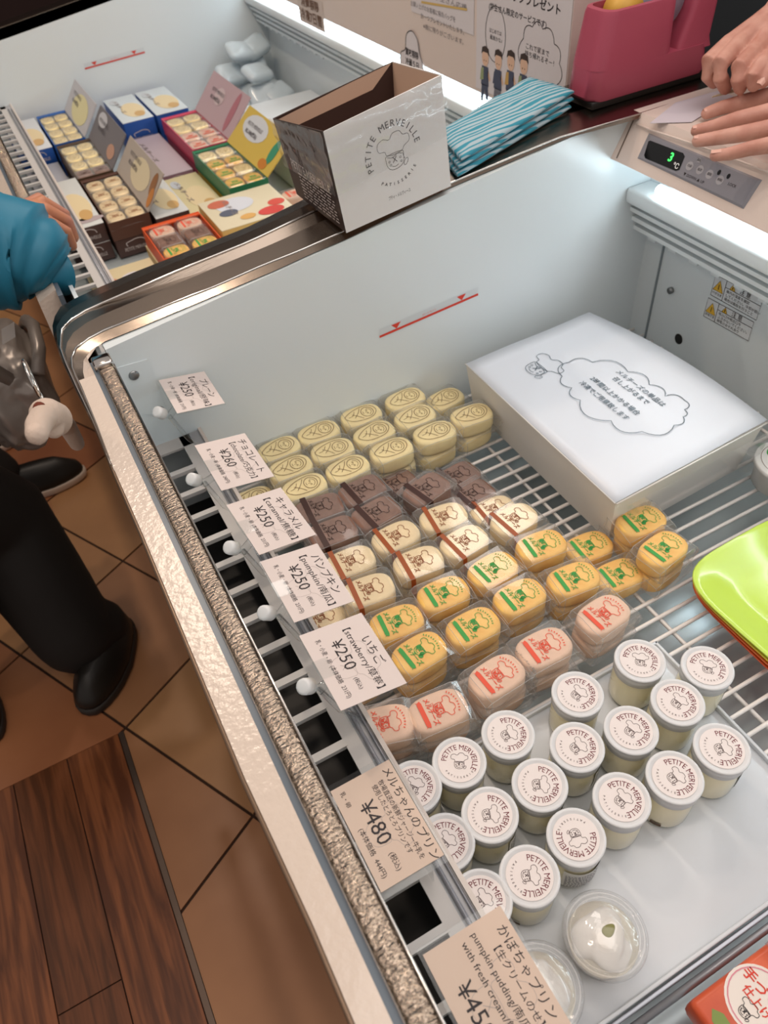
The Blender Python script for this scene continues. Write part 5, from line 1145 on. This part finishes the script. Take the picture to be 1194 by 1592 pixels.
def sleeve(mb, cuff, el, sh, r0, r1, r2, start=.08):
    d = (el - cuff).normalized(); P = [cuff + d * start]; R = [r0]
    for k in range(1, 7): P.append((cuff + d * start).lerp(el, k / 6)); R.append(r0 + (r1 - r0) * k / 6 + (.003 if k % 2 else -.002))
    for k in range(1, 6): P.append(el.lerp(sh, k / 5)); R.append(r1 + (r2 - r1) * k / 5 + (.003 if k % 2 else -.002))
    mb.tube(P, R, 20, caps=False)
    mb.tube([P[0] + d * .004, P[0], P[0] + d * .012], [R[0] - .004, R[0] - .003, R[0] - .006], 20, caps=False)
sleeve(sl, W2, E2, S2, .042, .050, .062, .045); sleeve(sl, W1, E1, S1, .038, .050, .062, .12); sl.build('sleeve', SLV, st)
ap = MB(); ap.capsule([(1.70, .80, -.45), (1.68, .80, .10), (1.67, .80, .50), (1.68, .80, .80)], [.17, .16, .15, .13], 20); ap.capsule([(1.66, .64, .86), (1.66, .96, .86)], [.075, .075], 14)
remesh(ap, .012, 'dark_uniform', cloth('slate_uniform', '2c3238'), st)
hr = MB(); hr.capsule([NK + Vector((.02, 0, .17)), NK + Vector((.0, 0, .22))], [.090, .090], 16); hr.capsule([NK + Vector((.05, 0, .05)), NK + Vector((.05, 0, .16))], [.06, .075], 14); remesh(hr, .008, 'hair', mat('black_hair', '1c1716', .45), st)
for sg in (-1, 1): MB().lathe([(.0001, -.006), (.006, -.003), (.0075, 0), (.006, .003), (.0001, .006)], c=(NK.x - .092, NK.y + sg * .032, NK.z + .175), n=10).build('eye', mat('eye_dark', '1a1412', .2), st)
pp = tag(MB().build('paper_slip', WHITEP), 'pale slip of paper held under the assistant\'s hand', 'paper')
q = [at(1010, 192, 2, CT + .0012), at(1075, 190, 2, CT + .0012), at(1140, 150, 2, CT + .0012), at(1118, 141, 2, CT + .0012), at(1050, 160, 2, CT + .0012)]
pp.data = MB().prism(q, (0, 0, .0005)).mesh('paper_slip', mat('slip_paper', 'c9c3cc', .5))
p5 = tag(MB().build('sticker_strip', WHITEP), 'narrow cream strip between the two hands of the assistant', 'paper')
p5.data = MB().prism([at(1108, 150, 2, CT + .028), at(1150, 142, 2, CT + .032), at(1148, 136, 2, CT + .032), at(1106, 152, 2, CT + .025)], (0, 0, .0006)).mesh('sticker_strip', mat('cream_strip', 'd8cfae', .5))

# --- customer in the blue jacket reaching over the far case
cu = MB(); WR = Vector((-.005, 1.345, .372))
FA = [([(.012, 1.330, .365), (.045, 1.345, .372), (.066, 1.350, .345), (.064, 1.345, .322)], [.017, .012, .0098, .0085]), ([(.010, 1.315, .368), (.048, 1.318, .376), (.072, 1.322, .348), (.070, 1.318, .322)], [.017, .0125, .010, .0088]),
      ([(.008, 1.300, .366), (.047, 1.291, .374), (.071, 1.292, .348), (.070, 1.290, .322)], [.017, .0125, .010, .0088]), ([(.005, 1.288, .362), (.040, 1.266, .368), (.062, 1.262, .345), (.062, 1.262, .322)], [.016, .0115, .0092, .0082]), ([(.000, 1.355, .362), (.018, 1.388, .352), (.034, 1.398, .330)], [.016, .0120, .0098])]
EL = Vector((-.20, 1.12, .46)); SH = Vector((-.46, 1.16, .80))
hand(cu, FA, [([Vector((-.005, 1.31, .372)), Vector((.03, 1.31, .372))], [.021, .018])], [([Vector((-.005, 1.312, .372)), Vector((-.06, 1.26, .40)), EL], [.025, .030, .036])])
hd = MB(); NK = Vector((-.50, 1.24, .92)); hd.capsule([NK - Z * .08, NK + Z * .04], [.055, .052]); hd.capsule([NK + Vector((.03, 0, .12)), NK + Vector((.04, 0, .20))], [.072, .082]); hd.capsule([NK + Vector((.125, 0, .13)), NK + Vector((.115, 0, .16))], [.012, .010], 8)
hd.capsule([EL, SH, NK - Z * .06], [.036, .05, .05]); hd.add(cu.v, cu.f, True)
cuo = remesh(hd, .0026, 'person', SKIN2, None, 4); tag(cuo, 'customer in a teal blue jacket with a grey bag, reaching into the far case', 'person')
JK = mat('teal_jacket', '1f7390', .5, bump=(9, .35), var=(6, .12))
def puffy(mb, pts, rs, seed):
    """sleeve with folds"""
    P = []; R = []
    for i in range(len(pts) - 1):
        for k in range(7): t = k / 7; P.append(Vector(pts[i]).lerp(Vector(pts[i + 1]), t)); R.append(rs[i] + (rs[i + 1] - rs[i]) * t)
    P.append(Vector(pts[-1])); R.append(rs[-1]); n0 = len(mb.v); mb.tube(P, R, 26, caps=False)
    for q in range(n0, len(mb.v)):
        i = (q - n0) // 26; c = P[i]; d = Vector(mb.v[q]) - c
        f = 1 + .11 * noise.noise(Vector((i * .55, math.atan2(d.z, d.y) * 1.1, seed))) + .07 * noise.noise(Vector((i * 1.3 + seed, d.x * 30, d.z * 25)))
        mb.v[q] = tuple(c + d * f)
def dp(px, py, dep): return CAM + (RX * ((px - 597) / FPX) + RD * ((py - 796) / FPX) + RF) * dep
SP = [dp(88, 420, 1.17), dp(70, 408, 1.16), dp(30, 392, 1.15), dp(-40, 392, 1.13), dp(-150, 400, 1.12), Vector((-.40, 1.08, .66)), SH]
jm = MB(); puffy(jm, SP, [.040, .060, .080, .090, .092, .095, .098], 1.7)
jm.tube([SP[0], SP[0] + Vector((-.006, -.004, .002)), SP[1]], [.040, .032, .030], 26, caps=False)
jm.build('jacket_sleeve', JK, cuo, fix=True)
tm_ = MB(); tm_.capsule([(-.50, 1.24, .10), (-.50, 1.24, .40), (-.50, 1.24, .78)], [.16, .16, .14], 20); tm_.capsule([(-.48, 1.10, .80), (-.50, 1.40, .80)], [.09, .09], 14); tm_.capsule([(-.50, 1.41, .78), (-.46, 1.45, .5), (-.38, 1.43, .30)], [.085, .075, .06], 14)
remesh(tm_, .012, 'jacket_body', JK, cuo)
hr = MB(); hr.capsule([NK + Vector((-.02, 0, .17)), NK + Vector((.01, 0, .22))], [.090, .092], 16); hr.capsule([NK + Vector((-.05, 0, .05)), NK + Vector((-.05, 0, .16))], [.06, .075], 14); remesh(hr, .008, 'hair', mat('black_hair', '1c1716', .45), cuo)
TR = mat('black_trousers', '14100e', .75, bump=(14, .25))
def shoe(toe, heel, m, sole, parent, w=.047, hgt=.075):
    """a shoe from heel to toe on the floor"""
    t, h = Vector(toe), Vector(heel); d = (t - h); L = d.length; d = d / L; s = Vector((-d.y, d.x, 0)); R = []
    for z, f, inn in ((.022, 1.0, 0), (.034, .98, .0), (.050, .88, .03), (.064, .66, .10), (hgt, .42, .22)):
        ring = []
        for k in range(24):
            a = 2 * PI * k / 24; c, sn = math.cos(a), math.sin(a); x = (L / 2) * math.copysign(abs(c) ** .75, c); wd = w * (.82 + .18 * math.sin((x / L + .5) * PI)) * (1 - .08 * (x < 0))
            xx = x * (1 - inn) - inn * L * .35 * (z > .04)
            ring.append(tuple((t + h) / 2 + d * xx + s * (wd * f * math.copysign(abs(sn) ** .8, sn)) + Z * z))
        R.append(ring)
    mb = MB(); loft(mb, R); mb.build('shoe_upper', m, parent)
    mb = MB(); loft(mb, [[((Vector(p) - (t + h) / 2) * 1.04 + (t + h) / 2).to_tuple()[:2] + (z,) for p in R[0]] for z in (FZ + .0005 - 0, FZ + .004, FZ + .022, FZ + .026)] if False else [[tuple(((Vector(p) - (t + h) / 2) * e + (t + h) / 2).to_2d()) + (z,) for p in R[0]] for e, z in ((.97, FZ + .0006), (1.03, FZ + .005), (1.04, FZ + .020), (1.0, FZ + .024))]); mb.build('shoe_sole', sole, parent)
def leg(mb, hip, knee, ank, r=(.10, .082, .082)):
    mb.capsule([hip, Vector(hip).lerp(Vector(knee), .5), knee, Vector(knee).lerp(Vector(ank), .5), ank], [r[0], (r[0] + r[1]) / 2, r[1], (r[1] + r[2]) / 2, r[2]], 16)
BLK = mat('black_shoe', '17130f', .45); WSOLE = mat('white_sole', 'd9c9ba', .5); DSOLE = mat('dark_sole', '2a2420', .6)
t2 = at(152, 1120, 2, FZ) ; h2_ = at(212, 952, 2, FZ); hh = h2_ + Vector((-.028, -.02, 0)); tt = t2 + Vector((-.012, .02, 0))
DSOLE = mat('dark_sole', '2a2420', .6); q2 = at(18, 1145, 2, FZ)
shoe(tt, hh, BLK, DSOLE, cuo, .055, .085); shoe(q2 + Vector((-.03, 0, 0)), q2 + Vector((-.10, .27, 0)), BLK, DSOLE, cuo, .052, .085)
lg = MB(); KN1 = at(-4, 812, 2, -.2); leg(lg, (-.42, 1.22, .14), KN1, hh.lerp(tt, .36) + Vector((-.05, .02, .10)), (.115, .108, .088))
leg(lg, (-.56, 1.22, .14), (-.44, 1.18, -.2), q2 + Vector((-.10, .20, .10)), (.115, .105, .09)); lg.capsule([hh.lerp(tt, .35) + Vector((-.05, .01, .09)), hh.lerp(tt, .25) + Vector((-.02, .01, .075))], [.08, .066])
remesh(lg, .010, 'trousers', TR, cuo)
# bag, ring and plush charm
bag = thing('shoulder_bag', 'slouchy shiny grey handbag hanging at the blue-jacketed customer\'s side', 'bag', (-.12, 1.37, .0))
BG = mat('pewter_bag', 'a0968f', .32, .3, bump=(18, .5), var=(10, .2)); bm = bmesh.new(); bmesh.ops.create_icosphere(bm, subdivisions=5, radius=1)
for v in bm.verts:
    p = v.co.copy(); f = 1 + .10 * noise.noise(p * 2.2) + .05 * noise.noise(p * 5.5) - .05 * abs(math.sin(p.y * 5 + p.x * 2))
    q = Vector((math.copysign(abs(p.x) ** .8, p.x), math.copysign(abs(p.y) ** .65, p.y), math.copysign(abs(p.z) ** .7, p.z))); v.co = Vector((-.135 + q.x * .075 * f, 1.385 + q.y * .135 * f, .055 + q.z * .100 * f))
MB().addbm(bm, True).build('bag_body', BG, bag)
sp_ = MB(); sp_.tube([(-.075, 1.29, .11), (-.055, 1.33, .135), (-.05, 1.40, .142), (-.06, 1.47, .12), (-.08, 1.52, .07)], .012, 10); sp_.tube([(-.12, 1.28, .12), (-.25, 1.30, .34), (-.38, 1.26, .62)], .013, 10); sp_.tube([(-.12, 1.48, .12), (-.25, 1.42, .34), (-.38, 1.32, .62)], .013, 10); sp_.build('strap', BG, bag)
rg = at(49, 588, 0, -.055); ring = [rg + Vector((0, .021 * math.cos(a), .021 * math.sin(a))) for a in (2 * PI * k / 24 for k in range(24))]
MB().tube(ring, .0018, 8, closed=True).build('key_ring', CHROME, bag)
MB().tube([rg + Vector((0, -.0, -.021)), rg + Vector((.001, -.012, -.04)), rg + Vector((.002, -.016, -.055))], .0022, 6).build('chain', CHROME, bag)
MB().quad(*[at(px, py, 0, -.045) for px, py in ((2, 512), (22, 500), (24, 524), (4, 536))]).build('emblem_plate', mat('silver_plate', 'aaa4a2', .3, .8), bag)
pl_ = tag(MB().build('plush_charm', WHITEP), 'soft white plush charm with a brown patch dangling below the handbag ring', 'charm')
A = lambda px, py: at(px, py, 0, -.05)
mb = MB(); mb.capsule([A(72, 644), A(84, 652)], [.017, .020], 12); mb.capsule([A(84, 646), A(104, 662), A(120, 690)], [.014, .013, .011], 12); mb.capsule([A(68, 648), A(60, 660), A(57, 675)], [.013, .011, .009], 10); mb.capsule([A(82, 654), A(84, 668)], [.013, .010], 10)
t_ = remesh(mb, .003, 'plush_tmp', mat('plush_white', 'c9b5a6', .9, bump=(300, .3)), None); pl_.data = t_.data; bpy.data.objects.remove(t_)
mb = MB(); c_ = A(67, 646) + (CAM - A(67, 646)).normalized() * .013; mb.capsule([c_ + Vector((0, .004, .006)), c_ + Vector((0, -.002, -.006))], [.006, .0065], 10); mb.build('brown_patch', mat('plush_brown', '6b3222', .9), pl_)
# --- second customer farther along the case: a white-soled shoe and black trousers
pb_ = MB(); NKB = Vector((-.66, 2.02, .88)); pb_.capsule([NKB - Z * .1, NKB + Z * .05], [.055, .05]); pb_.capsule([NKB + Vector((.02, 0, .12)), NKB + Vector((.03, 0, .2))], [.072, .082])
pbo = remesh(pb_, .008, 'person', SKIN2); tag(pbo, 'second customer in black trousers, one white-soled black shoe showing below the handbag', 'person')
f1t = at(134, 736, 2, FZ); f1h = f1t + Vector((-.27, .02, 0))
shoe(f1t, f1h, BLK, WSOLE, pbo, .05, .085); shoe(f1t + Vector((-.14, .27, 0)), f1h + Vector((-.14, .27, 0)), BLK, WSOLE, pbo, .05, .085)
lg = MB(); leg(lg, (-.60, 1.96, .15), (-.52, 1.94, -.18), f1h + Vector((.05, 0, .09)), (.11, .09, .075)); leg(lg, (-.68, 2.1, .15), (-.64, 2.14, -.18), f1h + Vector((-.10, .26, .09)), (.11, .09, .07)); lg.capsule([(-.62, 2.0, .12), (-.64, 2.02, .30)], [.16, .16]); remesh(lg, .010, 'trousers', TR, pbo)
co = MB(); co.capsule([(-.65, 2.02, .30), (-.65, 2.02, .74)], [.165, .15], 18); co.capsule([(-.64, 1.85, .76), (-.64, 2.2, .76)], [.085, .085], 14); co.capsule([(-.64, 1.82, .74), (-.70, 1.80, .45), (-.66, 1.82, .2)], [.08, .07, .055]); co.capsule([(-.64, 2.22, .74), (-.70, 2.24, .45), (-.66, 2.2, .2)], [.08, .07, .055]); remesh(co, .012, 'coat', cloth('black_coat', '1a1716'), pbo)
hr = MB(); hr.capsule([NKB + Vector((-.02, 0, .17)), NKB + Vector((.0, 0, .22))], [.09, .09], 16); remesh(hr, .010, 'hair', mat('black_hair', '1c1716', .45), pbo)
